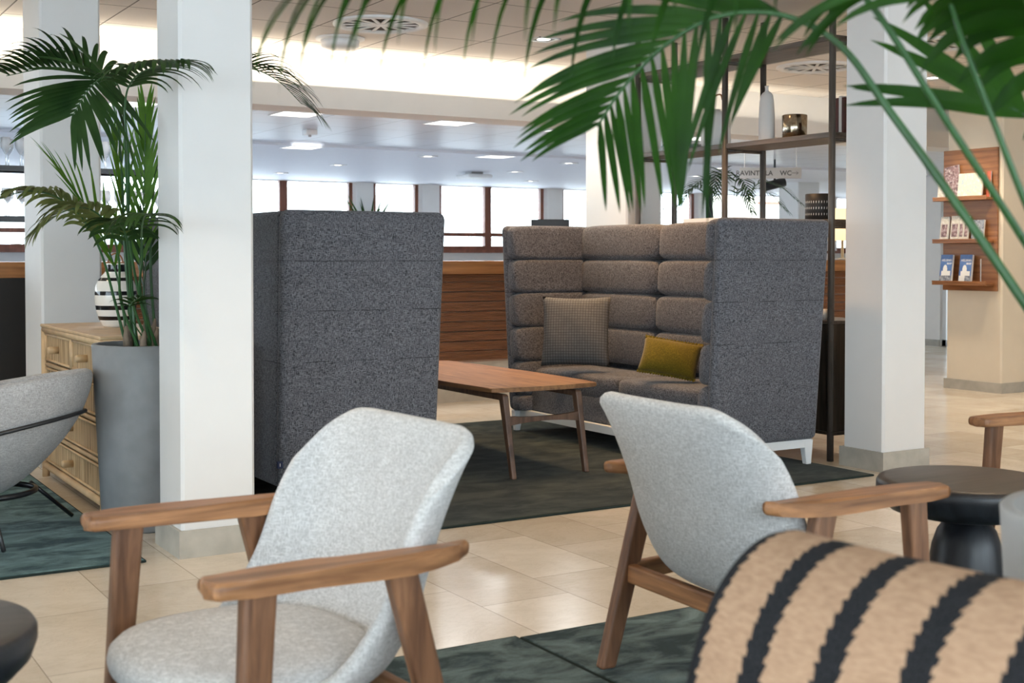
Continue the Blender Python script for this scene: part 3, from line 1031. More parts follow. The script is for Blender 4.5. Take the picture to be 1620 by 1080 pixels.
# ------------------------------------------------------------------ high-back sofas
def sofa(label, x0, y0, sgn, D=0.74, L=2.045, H=1.34, zb=0.146, fl=0.085):
    """sgn +1: faces -x and gets deeper towards +x; the sides flare outwards by fl at the top"""
    t = thing('high_back_sofa', label, 'sofa', (x0, y0, 0.012), 0, None)
    H -= 0.012; zb -= 0.012
    X = lambda d: sgn * d
    rows = [0.235, 0.455, 0.675, 0.895, 1.11, H]
    TH = 0.125
    F = lambda z: fl * (z - zb) / (H - zb)

    def side(y, s):
        b = BM()
        f1 = -s * fl
        q = lambda x0, x1, z, f: [(X(x0), y + f, z), (X(x1), y + f, z), (X(x1), y + f + s * .07, z), (X(x0), y + f + s * .07, z)]
        add_hexa(b, q(0, D, zb, 0), q(-.012, D + .012, H, f1), 0.034, 4)
        o = link_obj('side_panel', b, M['sofa'], t, True)
        b = BM()
        zz = [zb + 0.004] + rows
        for z0, z1 in zip(zz, zz[1:]):
            zm = (z0 + z1) / 2
            add_pad(b, (X((D - .10) / 2 - .004), y - s * F(zm) + s * 0.096, zm - .002), (X(1), 0, 0), (0, 1, 0), Vector((0, -s * fl / (H - zb), 1)),
                    (D - .10) / 2, 0.060, (z1 - z0) / 2 + .004, 0.32)
        link_obj('side_quilting', b, M['sofa'], o, True)
    side(0.0, 1)
    side(L, -1)
    b = BM()
    q = lambda z, f: [(X(D - .13), .05 - f, z), (X(D + f * .12), .05 - f, z), (X(D + f * .12), L - .05 + f, z), (X(D - .13), L - .05 + f, z)]
    add_hexa(b, q(zb, 0), q(H - .005, fl), 0.02, 4)
    link_obj('backrest', b, M['sofa'], t, True)
    for c in range(2):
        b = BM()
        for z0, z1 in zip(rows, rows[1:]):
            zm = (z0 + z1) / 2
            if z1 < 0.5:
                continue
            SP = L / 2 + .13
            ya, yb = ((TH - F(zm), SP), (SP, L - TH + F(zm)))[c]
            add_pad(b, (X(D - .205 + .07 * (zm - zb) / (H - zb)), (ya + yb) / 2, zm - .001), (X(1), 0, 0), (0, 1, 0), Vector((X(.07), 0, H - zb)).normalized(), .085, (yb - ya) / 2 + .006, (z1 - z0) / 2 + .005, 0.33)
        link_obj('back_cushion', b, M['sofa'], t, True)
    b = BM()
    add_hexa(b, [(X(.09), .07, zb), (X(D - .05), .07, zb), (X(D - .05), L - .07, zb), (X(.09), L - .07, zb)],
             [(X(.10), .07, .30), (X(D - .05), .07, .30), (X(D - .05), L - .07, .30), (X(.10), L - .07, .30)], 0.015, 3)
    link_obj('base', b, M['sofa'], t, True)
    for c in range(2):
        b = BM()
        ya = TH - .01 + (L - 2 * TH + .02) * c / 2
        yb = TH - .01 + (L - 2 * TH + .02) * (c + 1) / 2
        add_pad(b, (X(.355), (ya + yb) / 2, 0.345), (X(1), 0, 0), (0, 1, 0), (0, 0, 1), .265, (yb - ya) / 2 + .002, 0.075, 0.3)
        link_obj('seat_cushion', b, M['sofa'], t, True)
    b = BM()
    xs = lambda a, c: (min(X(a), X(c)), max(X(a), X(c)))
    for ya in (.02, L - .06):
        add_box(b, *xs(.06, D - .03), ya, ya + .04, 0.092, zb + .004)
    for d in (.05, D - .14):
        add_box(b, *xs(d, d + .04), .06, L - .06, 0.092, zb + .004)
    link_obj('leg_frame', b, M['white_metal'], t)
    for d in (.045, D - .045):
        for ya, sy in ((.042, -.008), (L - .042, .008)):
            b = BM()
            w, v, c0 = .034, .017, X(d)
            add_hexa(b, [(c0 - v, ya - v + sy, 0), (c0 + v, ya - v + sy, 0), (c0 + v, ya + v + sy, 0), (c0 - v, ya + v + sy, 0)],
                     [(c0 - w, ya - .022, zb), (c0 + w, ya - .022, zb), (c0 + w, ya + .022, zb), (c0 - w, ya + .022, zb)], .003, 1)
            link_obj('leg', b, M['white_metal'], t)
    return t


sofa('tall grey sofa with quilted inside holding two cushions, next to the right column', 4.295, 5.14, 1)
sl = sofa('tall grey sofa seen from its plain side and back, beside the left column', 2.74, 5.22, -1, D=.758)
b = BM(); add_box(b, -.775, -.750, -.019, -.007, .226, .256, .001, 1); tg = link_obj('tag', b, M['navy'], sl); tag(tg, 'small navy cloth tag', None)
b = BM(); add_box(b, -.7645, -.7625, -.0198, -.0191, .234, .248); link_obj('stitching', b, M['paper'], tg)


# ------------------------------------------------------------------ cushions
def pillow(name, label, loc, right, up, w, h, th, mat, pinch=0.06, fringe=False):
    right, up = Vector(right).normalized(), Vector(up).normalized()
    up = (up - right * up.dot(right)).normalized()
    nrm = right.cross(up)
    b = BM()
    n = 21
    for s in (1, -1):
        def fn(u, v, s=s):
            a, c = u * 2 - 1, v * 2 - 1
            k = (max(0, 1 - a * a) ** 0.42) * (max(0, 1 - c * c) ** 0.42)
            px = a * w / 2 * (1 - pinch * (1 - c * c) * 0 - pinch * (1 - abs(c) ** 2) * abs(a))
            py = c * h / 2 * (1 - pinch * (1 - abs(a) ** 2) * abs(c))
            return (px, py, s * th / 2 * k + 0.004 * math.sin(a * 5 + c * 3) * k)
        add_grid(b, n, n, fn)
    bmesh.ops.remove_doubles(b, verts=b.verts[:], dist=0.0004)
    o = link_obj(name, b, mat, None, True)
    o.matrix_world = basis(right, up, nrm, loc)
    tag(o, label, 'cushion')
    if fringe:
        f = BM()
        for side in (1, -1):
            m = 60
            prev = None
            for i in range(m + 1):
                a = i / m * 2 - 1
                x = a * w / 2
                y = side * h / 2 * (1 - pinch * (1 - a * a))
                z = 0.003 * math.sin(i * 1.7)
                y2 = y + side * (0.013 + 0.004 * math.sin(i * 2.3))
                cur = (f.verts.new((x, y - side * .004, 0.002)), f.verts.new((x, y2, z)))
                if prev:
                    f.faces.new((prev[0], cur[0], cur[1], prev[1]))
                prev = cur
        link_obj('frayed_edge', f, mat, o, False, [('SOLIDIFY', dict(thickness=0.002))])
    return o


pillow('cushion', 'square dark grey waffle cushion leaning in the far corner of the sofa', P(911, 524, 7.93),
       (RT * 1.0 + FW * -0.18), (FW * 0.22 + Vector((0, 0, 1))), 0.425, 0.435, 0.15, M['waffle'])
pillow('cushion', 'small olive green cushion with frayed edges lying against the near sofa arm', P(1060, 566, 7.30),
       (RT * 1.0 + FW * -0.30 + Vector((0, 0, -0.16))), (FW * 0.55 + Vector((0, 0, 1)) + RT * .24), 0.335, 0.215, 0.12, M['olive'], 0.05, True)

# ------------------------------------------------------------------ rugs


def rug(label, x0, x1, y0, y1, mat):
    b = BM()
    add_box(b, x0, x1, y0, y1, 0.0005, 0.0115, 0.004, 2)
    o = link_obj('rug', b, mat)
    tag(o, label, 'rug')
    b = BM()
    e = 0.006
    for q in ((x0 - e, x1 + e, y0 - e, y0 - .0003), (x0 - e, x1 + e, y1 + .0003, y1 + e), (x0 - e, x0 - .0003, y0, y1), (x1 + .0003, x1 + e, y0, y1)):
        add_box(b, q[0], q[1], q[2], q[3], 0.0005, 0.010, 0.002, 1)
    link_obj('edging', b, plain('rug_edging', (0.008, 0.02, 0.018), 0.9, vary=.2), o)


rug('dark green velvety rug under the coffee table and the tall sofas', 1.80, 5.05, 4.755, 7.66, M['rug_mid'])
rug('teal velvety rug under the wire framed lounge chair at left', -1.6, 1.293, 4.81, 7.2, M['rug_left'])
rug('slate green rug piece under the nearer light grey armchair with the seam on its right', -0.6, 1.977, 0.9, 3.268, M['rug_front'])
rug('slate green rug piece under the armchair seen from behind and the black stool table', 1.992, 4.9, 0.9, 3.25, M['rug_front'])

# ------------------------------------------------------------------ coffee table
t = thing('coffee_table', 'long low walnut coffee table with splayed bent legs in front of the quilted sofa', 'table', (3.585, 6.45, 0.012))
b = BM()
poly = []
hw, hl = 0.355, 0.83
N = 14
for i in range(N + 1):       # bowed long sides, slightly bowed ends
    s = i / N * 2 - 1
    poly.append((hw * (1 - 0.09 * abs(s) ** 2.4), s * hl))
for i in range(1, N):
    s = 1 - i / N * 2
    poly.append((s * hw * .91, hl + .035 * (1 - s * s)))
for i in range(N + 1):
    s = 1 - i / N * 2
    poly.append((-hw * (1 - 0.09 * abs(s) ** 2.4), s * hl))
for i in range(1, N):
    s = i / N * 2 - 1
    poly.append((s * hw * .91, -hl - .035 * (1 - s * s)))
add_prism(b, poly, 0.440, 0.463, 0.006, 2)
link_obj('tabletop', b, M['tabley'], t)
for sx in (-1, 1):
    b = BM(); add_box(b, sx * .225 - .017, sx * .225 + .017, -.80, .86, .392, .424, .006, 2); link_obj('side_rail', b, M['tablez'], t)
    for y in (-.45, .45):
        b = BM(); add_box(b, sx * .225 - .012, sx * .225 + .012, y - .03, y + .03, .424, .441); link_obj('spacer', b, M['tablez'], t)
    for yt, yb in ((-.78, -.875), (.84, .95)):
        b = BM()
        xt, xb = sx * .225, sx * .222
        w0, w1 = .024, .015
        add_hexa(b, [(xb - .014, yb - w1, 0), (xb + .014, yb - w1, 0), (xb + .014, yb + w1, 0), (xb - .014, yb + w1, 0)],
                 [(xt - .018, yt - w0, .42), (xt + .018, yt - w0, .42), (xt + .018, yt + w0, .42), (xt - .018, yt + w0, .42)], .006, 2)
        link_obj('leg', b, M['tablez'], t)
for y in (-.813, .878):
    b = BM()
    n = 13
    for i in range(n):
        pass
    up_, lo = [], []
    for i in range(n):
        s = i / (n - 1) * 2 - 1
        up_.append((s * .222, .315 - .013 * (1 - s * s)))
        lo.append((s * .222, .263 + .017 * (1 - s * s)))
    ring = up_ + lo[::-1]
    a = [b.verts.new((x, y - .011, z)) for x, z in ring]
    c = [b.verts.new((x, y + .011, z)) for x, z in ring]
    b.faces.new(a); b.faces.new(c[::-1])
    for i in range(len(a)):
        b.faces.new((a[i], a[(i + 1) % len(a)], c[(i + 1) % len(a)], c[i]))
    link_obj('stretcher', b, M['tablez'], t)

# ------------------------------------------------------------------ light grey armchairs with walnut frames
def armchair(label):
    t = thing('armchair', label, 'armchair', (0, 0, 0), 0, None)
    # legs
    for sy in (1, -1):
        b = BM()
        y0, y1 = sy * 0.36, sy * 0.345
        hx0, hx1, hy = 0.024, 0.032, 0.019
        add_hexa(b, [(.215 - hx0, y0 - hy, 0), (.215 + hx0, y0 - hy, 0), (.215 + hx0, y0 + hy, 0), (.215 - hx0, y0 + hy, 0)],
                 [(.180 - hx1, y1 - hy, .546), (.180 + hx1, y1 - hy, .546), (.180 + hx1, y1 + hy, .546), (.180 - hx1, y1 + hy, .546)], .009, 3)
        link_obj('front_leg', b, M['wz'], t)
        b = BM()
        add_hexa(b, [(-.245 - hx0, y0 - hy, 0), (-.245 + hx0, y0 - hy, 0), (-.245 + hx0, y0 + hy, 0), (-.245 - hx0, y0 + hy, 0)],
                 [(-.105 - hx1, y1 - hy, .546), (-.105 + hx1, y1 - hy, .546), (-.105 + hx1, y1 + hy, .546), (-.105 - hx1, y1 + hy, .546)], .009, 3)
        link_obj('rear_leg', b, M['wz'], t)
        # armrest: broad and straight in front, waisted and rounded to a tip behind
        b = BM()
        outer = [(.265, .383), (.20, .386), (.08, .386), (-.04, .384), (-.12, .376), (-.18, .365), (-.235, .352)]
        tip = [(-.263, .343), (-.273, .330), (-.266, .318)]
        inner = [(-.23, .309), (-.17, .305), (-.10, .304), (-.03, .300), (.05, .296), (.16, .296), (.265, .298)]
        front = [(.275, .305), (.278, .340), (.275, .376)]
        poly = [(x, sy * y) for x, y in outer + tip + inner + front]
        if sy < 0:
            poly = poly[::-1]
        nn = len(poly)
        add_prism(b, poly, 0.542, 0.574, 0.012, 4)
        for v in b.verts:            # the rear half dips a little, then lifts to the tip
            s = min(1, max(0, (.02 - v.co.x) / .3))
            v.co.z += -0.010 * math.sin(s * PI) + 0.004 * s
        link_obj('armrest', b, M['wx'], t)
        # side rail under the seat
        b = BM()
        add_hexa(b, [(-.17, sy * .345 - .014, .235), (.19, sy * .345 - .014, .258), (.19, sy * .345 + .014, .258), (-.17, sy * .345 + .014, .235)],
                 [(-.16, sy * .345 - .014, .288), (.19, sy * .345 - .014, .308), (.19, sy * .345 + .014, .308), (-.16, sy * .345 + .014, .288)], .006, 2)
        link_obj('side_rail', b, M['wx'], t)
    for x, z in ((-.175, .232), (.19, .255)):
        b = BM()
        add_box(b, x - .015, x + .015, -.345, .345, z, z + .052, .007, 2)
        link_obj('cross_rail', b, M['wy'], t)
    # seat cushion (rounded D) and its underside
    b = BM()
    nu = 44

    def seat_pt(a, k):
        e = 0.76
        c, s = math.cos(a), math.sin(a)
        x = math.copysign(abs(c) ** e, c) * (.268 if c > 0 else .235) * k
        y = math.copysign(abs(s) ** e, s) * .272 * k * (1.0 - 0.10 * max(0, -c))
        return x + .045, y
    prof = [(0.0, .285), (.80, .285), (.93, .291), (.985, .303), (1.0, .320), (.985, .340), (.93, .355), (.80, .365), (.45, .371), (0.0, .373)]
    rings = []
    for k, z in prof:
        if k == 0:
            rings.append([b.verts.new((.045, 0, z))])
        else:
            rings.append([b.verts.new((*seat_pt(2 * PI * i / nu, k), z)) for i in range(nu)])
    for r0, r1 in zip(rings, rings[1:]):
        for i in range(nu):
            i2 = (i + 1) % nu
            if len(r0) == 1:
                b.faces.new((r0[0], r1[i2], r1[i]))
            elif len(r1) == 1:
                b.faces.new((r0[i], r0[i2], r1[0]))
            else:
                b.faces.new((r0[i], r0[i2], r1[i2], r1[i]))
    link_obj('seat_cushion', b, M['chair'], t, True)
    # backrest shell that wraps the sides and runs on under the seat as a shallow pan
    b = BM()
    NU, NV = 31, 25
    mid = catmull([(.10, 0, .265), (-.06, 0, .270), (-.180, 0, .315), (-.240, 0, .42), (-.278, 0, .55), (-.314, 0, .67), (-.345, 0, .780)], NV)
    rim = catmull([(.19, .215, .300), (.10, .262, .305), (.0, .288, .340), (-.092, .298, .45), (-.155, .300, .60), (-.236, .300, .715), (-.325, .292, .782)], NV)

    def at(path, v):
        f = max(0.0, min(1.0, v)) * (NV - 1)
        k = min(int(f), NV - 2)
        return path[k].lerp(path[k + 1], f - k)

    def shell(u, v):
        a = u * 2 - 1
        ca = max(0.0, (abs(a) - .50) / .50)
        if v > .70:
            v = .70 + (v - .70) * math.sqrt(1 - .975 * ca ** 2.3)
        m_, r_ = at(mid, v), at(rim, v)
        wrap = abs(a) ** 2.7
        return (m_.x + (r_.x - m_.x) * wrap, r_.y * math.copysign(1 - (1 - abs(a)) ** 1.45, a), m_.z + (r_.z - m_.z) * abs(a) ** 2.7)
    add_grid(b, NU, NV, shell)
    link_obj('backrest', b, M['chair'], t, True, [('SOLIDIFY', dict(thickness=0.034, offset=0)), SUB1])
    return t


ch1 = armchair('light grey armchair with walnut arms in front, its seat facing left')
ch1.location = (0.934, 2.516, 0.012); ch1.rotation_euler = (0, 0, PI + R(4))
dup(ch1, 'light grey walnut armchair seen from behind, in the middle before the quilted sofa', (2.268, 2.515, 0.012), R(-2))
dup(ch1, 'walnut armchair with only one arm showing behind the black stool table at right edge', (3.93, 2.63, 0.012), PI - R(2))

# ------------------------------------------------------------------ black turned stool tables
def stool_table(label, x, y, z):
    t = thing('side_table', label, 'side table', (x, y, z))
    b = BM(); add_lathe(b, [(0, .4705), (.235, .470), (.255, .4655), (.262, .455), (.262, .435), (.252, .405), (.225, .377), (.17, .363), (0, .362)], 56)
    for f in b.faces:
        f.material_index = 1 if all(v.co.z > .462 for v in f.verts) else 0
    link_obj('tabletop', b, [M['black_wood'], M['black_top']], t, True)
    b = BM(); add_lathe(b, [(0, .3618), (.064, .3618), (.062, .350), (.068, .338), (.085, .315), (.10, .27), (.112, .20), (.122, .10), (.135, .03), (.14, .012), (.135, 0), (0, 0)], 48)
    link_obj('base', b, M['black_wood'], t, True)
    return t


st = stool_table('black turned stool table with brown-black top near the right column and planter', 3.139, 2.583, 0.012)
dup(st, 'black turned stool table cut by the lower left edge, before the front armchair', (0.21, 2.515, 0.012))

# ------------------------------------------------------------------ striped chair in the near right corner
t = thing('striped_chair', 'beige felt chair with charcoal saw-tooth stripes over its rounded back, lower right corner', 'chair', (1.025, 0.905, 0.0120), R(12))
prof = catmull([(.035, 0, .10), (.012, 0, .30), (.0, 0, .48), (.012, 0, .60), (.062, 0, .70), (.140, 0, .757), (.225, 0, .768), (.290, 0, .735), (.315, 0, .66), (.32, 0, .52), (.325, 0, .43)], 61)
b = BM()
uvl = b.loops.layers.uv.new('UVMap')
W = 0.70
NUW = 46
arc = [0]
for p, q in zip(prof, prof[1:]):
    arc.append(arc[-1] + (q - p).length)
vv = []
uvs = {}
for j, p in enumerate(prof):
    row = []
    for i in range(NUW):
        s = i / (NUW - 1)
        yy = (s - .5) * W
        e = max(0, abs(s - .5) * 2 - .90) / .10
        inset = 0.030 * (1 - math.sqrt(max(0, 1 - e * e)))
        c = Vector((.16, 0, .40))
        d = Vector((p.x, 0, p.z)) - c
        pos = c + d * (1 - inset / max(.05, d.length))
        bow = 0.05 * (1 - (s * 2 - 1) ** 2)          # the back is slightly bowed in plan
        v = b.verts.new((pos.x - bow + .03, yy, pos.z))
        uvs[v] = ((1 - s) * W + .034, arc[j])
        row.append(v)
    vv.append(row)
for r0, r1 in zip(vv, vv[1:]):
    for i in range(NUW - 1):
        f = b.faces.new((r0[i], r0[i + 1], r1[i + 1], r1[i]))
for i in (0, NUW - 1):
    b.faces.new([r[i] for r in vv])
for f in b.faces:
    for l in f.loops:
        l[uvl].uv = uvs[l.vert]
link_obj('backrest', b, M['zigzag'], t, True)
b = BM(); add_box(b, .275, .60, -.33, .33, .20, .42, .03, 4); link_obj('seat', b, plain('beige_felt', (0.47, 0.32, 0.215), 0.95), t, True)
for x in (.07, .55):
    for y in (-.28, .28):
        b = BM(); add_tube(b, [(x, y, 0), (x, y, .205 if x > .2 else .11)], [.016, .02], 12); link_obj('leg', b, M['wz'], t)

# ------------------------------------------------------------------ grey tub chair with black wire frame, left
t = thing('lounge_chair', 'rounded grey tub lounge chair on a black wire frame, cut by the left edge', 'lounge chair', (0.850, 5.555, 0.012), 0)
b = BM()
BA = R(-33)       # direction of the back
NT, NK = 48, 12


def tub(u, v):
    a = u * 2 * PI
    f = math.cos(a - BA)
    top = .615 + .055 * max(-.8, f)
    z = .16 + (top - .16) * v
    r = .05 + (.40 - .05) * math.sin(v * PI / 2) ** .78
    sh = 0.03 * v
    r *= 1 - .10 * v * (1 - f) / 2
    tx = r * math.cos(a) + sh * math.cos(BA)
    ty = r * math.sin(a) + sh * math.sin(BA)
    return (tx, ty, z)


rows_ = add_grid(b, NT, NK, tub, True)
cv = b.verts.new((0, 0, .158))
for i in range(NT):
    b.faces.new((cv, rows_[0][(i + 1) % NT], rows_[0][i]))
link_obj('shell', b, M['lounge'], t, True, [('SOLIDIFY', dict(thickness=0.055, offset=-1)), SUB1])
b = BM(); add_lathe(b, [(0, .36), (.22, .36), (.245, .38), (.245, .41), (.22, .43), (0, .435)], 36); link_obj('seat_cushion', b, M['lounge'], t, True)
b = BM()
ring = []
for i in range(49):
    a = 2 * PI * i / 48
    f = math.cos(a - BA)
    z = .41 + .09 * f
    v = (z - .16) / ((.615 + .055 * max(-.8, f)) - .16)
    p = Vector(tub(i / 48, v)); q = Vector((p.x, p.y, 0)); q = q + q.normalized() * .012
    ring.append((q.x, q.y, z))
add_tube(b, ring, .0085, 8, False)
link_obj('frame_hoop', b, M['black_metal'], t, True)
for a0, foot in ((R(27), (.385, .195)), (R(-93), (.01, -.375)), (R(147), (-.38, .24)), (R(-150), (-.40, -.12))):
    b = BM()
    q = Vector((.22 * math.cos(a0), .22 * math.sin(a0), .185))
    add_tube(b, [q, (foot[0], foot[1], .0085)], .009, 8)
    link_obj('leg', b, M['black_metal'], t, True)
b = BM(); add_lathe(b, [(.19, .166), (.205, .172), (.205, .186), (.19, .190)], 32); link_obj('under_ring', b, M['black_metal'], t, True)

# ------------------------------------------------------------------ chest of drawers in split bamboo
t = thing('chest_of_drawers', 'bamboo chest of drawers with round wooden knobs standing behind the grey planter', 'chest of drawers', (1.37, 6.36, 0))
CX1, CY = 0.40, 0.62
b = BM(); add_box(b, .018, CX1, -CY + .01, CY - .01, .05, .775); link_obj('body', b, M['rattan'], t)
b = BM(); add_box(b, -.02, CX1 + .02, -CY - .02, CY + .02, .776, .792, .004, 1); link_obj('top_board', b, M['cane'], t)
b = BM()
for (p0, p1) in (((0, -CY, .765), (0, CY, .765)), ((0, -CY, .06), (0, CY, .06)), ((CX1, -CY, .765), (CX1, CY, .765)), ((CX1, -CY, .06), (CX1, CY, .06)),
                 ((0, -CY, .765), (CX1, -CY, .765)), ((0, CY, .765), (CX1, CY, .765)), ((0, -CY, 0), (0, -CY, .765)), ((0, CY, 0), (0, CY, .765)),
                 ((CX1, -CY, 0), (CX1, -CY, .765)), ((CX1, CY, 0), (CX1, CY, .765))):
    add_tube(b, [p0, p1], .019, 10)
for zz in (.585, .41, .232):
    add_tube(b, [(0.006, -CY, zz), (.006, CY, zz)], .012, 8)
add_tube(b, [(.006, 0, .585), (.006, 0, .765)], .012, 8)
link_obj('cane_frame', b, M['cane'], t, True)
DR = [(-CY + .03, -.02, .61, .74), (.02, CY - .03, .61, .74)] + [(-CY + .03, CY - .03, z0, z1) for z0, z1 in ((.435, .565), (.257, .388), (.09, .21))]
for y0, y1, z0, z1 in DR:
    b = BM(); add_box(b, .002, .0175, y0, y1, z0, z1, .003, 1)
    d = link_obj('drawer', b, M['rattan'], t)
    e = .008
    b = BM()
    for p0, p1 in (((0, y0, z0), (0, y1, z0)), ((0, y0, z1), (0, y1, z1)), ((0, y0, z0), (0, y0, z1)), ((0, y1, z0), (0, y1, z1))):
        add_tube(b, [p0, p1], .0065, 8)
    link_obj('drawer_edge', b, M['cane'], d, True)
    kn = [(y0 + y1) / 2]
    for ky in kn:
        b = BM(); add_tube(b, [(.002, ky, (z0 + z1) / 2), (-.042, ky, (z0 + z1) / 2), (-.05, ky, (z0 + z1) / 2)], [.017, .0185, .014], 16)
        link_obj('knob', b, M['cane'], d, True)
# banded vase on the chest
b = BM()
add_lathe(b, [(0, 0), (.058, 0), (.066, .010), (.082, .04), (.095, .08), (.101, .125), (.101, .17), (.096, .205), (.083, .235), (.062, .258), (.051, .272), (.048, .29), (.050, .31), (.049, .316), (.042, .314), (.039, .28), (0, .26)], 44)
o = link_obj('striped_vase', b, M['vase_bands'], None, True)
o.location = (1.615, 6.50, 0.7925)
tag(o, 'white ceramic vase with black bands standing on the bamboo chest', 'vase')
b = BM()
add_tube(b, [(.046 * math.cos(a), 0, .314 + .050 * math.sin(a)) for a in [PI * i / 16 for i in range(17)]], .004, 8)
h = link_obj('handle', b, M['leather'], o, True); h.rotation_euler = (0, 0, R(-55))
# ------------------------------------------------------------------ planters
def planter(label, x, y, r, h, mat, rb=None, z0=0):
    t = thing('planter', label, 'planter', (x, y, z0))
    rb = rb or r * .82
    b = BM(); add_lathe(b, [(0, .0005), (rb - .01, .0005), (rb, .01), (r, h - .004), (r - .004, h), (r - .018, h), (r - .022, h - .004), (r - .03, h - .06), (0, h - .06)], 64)
    link_obj('pot', b, mat, t, True)
    b = BM()
    add_grid(b, 24, 6, lambda u, v: ((r - .031) * v * math.cos(2 * PI * u), (r - .031) * v * math.sin(2 * PI * u), h - .045 + .012 * noise.noise(Vector((u * 9, v * 5, 1)))), True)
    link_obj('soil', b, M['soil'], t, True)
    return t


planter('tall round grey planter between the bamboo chest and the left column', 1.493, 5.48, .228, .775, M['planter'], .19)
planter('pale grey planter rim cut by the right edge, behind the striped chair', 1.838, 1.150, .232, .746, M['planter2'], .19, .0118)


# ------------------------------------------------------------------ palms
def frond(pts, n, L, wd, start=0.35, droop=0.35, a0=62, a1=22, rr=0.006, up=(0, 0, 1), seed=1, lift=0.12, tip=0.55, base=0.6, sides=(1, -1), low=None, nseg=9, r_tip=0.0015):
    """returns (leaflet mesh, stalk mesh) of one feather leaf along the rachis pts"""
    rn = random.Random(seed)
    S = 60
    path = catmull(pts, S)
    up = Vector(up)
    st = BM()
    add_tube(st, path, [rr + (r_tip - rr) * (i / (S - 1)) ** .8 for i in range(S)], 7)
    lf = BM()

    def leaflet(p, T, N, Sd, ang, l, w):
        d = (T * math.cos(ang) + Sd * math.sin(ang) + N * lift).normalized()
        pos = Vector(p)
        prev = None
        dr = droop * rn.uniform(.8, 1.25)
        for k in range(nseg + 1):
            s = k / nseg
            ww = w * (min(1, .35 + s * 3.2) * (1 - s ** 2.6) ** .8) if k < nseg else 0
            C = d.cross(N)
            if C.length < 1e-4:
                C = d.cross(Vector((1, 0, 0)))
            C.normalize()
            n2 = C.cross(d).normalized()
            fold = .22 * ww
            row = [lf.verts.new(pos - C * ww + n2 * fold), lf.verts.new(pos), lf.verts.new(pos + C * ww + n2 * fold)]
            if prev:
                lf.faces.new((prev[0], prev[1], row[1], row[0]))
                lf.faces.new((prev[1], prev[2], row[2], row[1]))
            prev = row
            pos = pos + d * (l / nseg)
            d = (d + Vector((0, 0, -1)) * dr * (1.6 * (s + .1)) / nseg * 2.2).normalized()
    for i in range(n):
        u = (i + .5) / n
        q = start + (1 - start) * u
        f = q * (S - 1)
        k = min(int(f), S - 2)
        p = path[k].lerp(path[k + 1], f - k)
        T = (path[k + 1] - path[k]).normalized()
        Sd = T.cross(up)
        if Sd.length < .05:
            Sd = T.cross(Vector((.3, .8, .1)))
        Sd.normalize()
        N = Sd.cross(T).normalized()
        prof_ = base + (1 - base) * min(1, u / .3) if u < .3 else 1 - (1 - tip) * ((u - .3) / .7) ** 1.3
        aa = {1: R(a0 + (a1 - a0) * u)}
        aa[-1] = aa[1] if low is None else R(low[0] + (low[1] - low[0]) * u)
        for s in sides:
            leaflet(p, T, N, Sd * s, aa[s] * rn.uniform(.93, 1.07), L * prof_ * rn.uniform(.92, 1.06), wd * (.75 + .25 * prof_) * rn.uniform(.9, 1.1))
    return lf, st


def add_frond(t, mat, *a, **k):
    lf, st = frond(*a, **k)
    o = link_obj('frond', lf, mat, t, True)
    link_obj('stalk', st, M['stem'], o, True)


def WP(t, pts):
    """photo position + depth to points in the plant's own space"""
    return [P(*p) - Vector(t.location) for p in pts]


t = thing('palm', 'tall kentia palm growing from the grey planter by the left column', 'palm', (1.493, 5.48, .735))
B = lambda dx, dy: (dx, dy, 0.0)
L_ = lambda pts, dx, dy: [Vector((dx, dy, 0))] + WP(t, pts)
# big front frond arching towards the viewer and the left
add_frond(t, M['leaf'], L_([(206, 420, 5.40), (200, 280, 5.34), (196, 190, 5.26), (188, 138, 5.16), (166, 122, 5.04), (140, 142, 4.96), (114, 184, 4.92)], -.06, -.05), 14, .37, .0128, start=.68, droop=.22, a0=22, a1=42, low=(84, 32), rr=.008, seed=2, tip=.66, base=.95, up=-FW)
# frond behind it rising and curling left
add_frond(t, M['leaf'], L_([(198, 400, 5.45), (192, 260, 5.5), (180, 170, 5.5), (140, 122, 5.45), (80, 108, 5.4), (10, 120, 5.3)], -.04, .06), 20, .31, .0165, start=.55, droop=.62, a0=70, a1=25, seed=3, lift=.7, rr=.008)
# frond to the right, in front of the column
add_frond(t, M['leaf'], L_([(208, 400, 5.30), (203, 250, 5.05), (198, 165, 4.85), (212, 124, 4.70), (250, 104, 4.54), (292, 98, 4.42)], .0, -.08), 15, .26, .0155, start=.58, droop=.8, a0=60, a1=22, seed=4, rr=.007)
# frond behind the column, tip showing at its right
add_frond(t, M['leaf'], L_([(238, 400, 5.5), (250, 250, 5.6), (285, 150, 5.65), (340, 112, 5.68), (395, 108, 5.7), (440, 128, 5.7), (478, 165, 5.7)], .05, .05), 24, .34, .011, start=.50, droop=.55, a0=60, a1=18, seed=5, rr=.007, lift=.25)
# middle fronds to the left
add_frond(t, M['leaf_gold_lit'], L_([(180, 470, 5.35), (160, 400, 5.28), (130, 345, 5.2), (90, 312, 5.12), (45, 302, 5.05), (0, 315, 5.0)], -.09, -.03), 20, .23, .0135, start=.42, droop=.8, a0=58, a1=18, seed=6, rr=.007)
add_frond(t, M['leaf_gold_lit'], L_([(192, 480, 5.3), (188, 410, 5.2), (172, 358, 5.1), (140, 330, 5.0), (100, 335, 4.95), (62, 362, 4.9)], -.05, -.09), 17, .22, .0135, start=.42, droop=.85, a0=60, a1=20, seed=7, rr=.007)
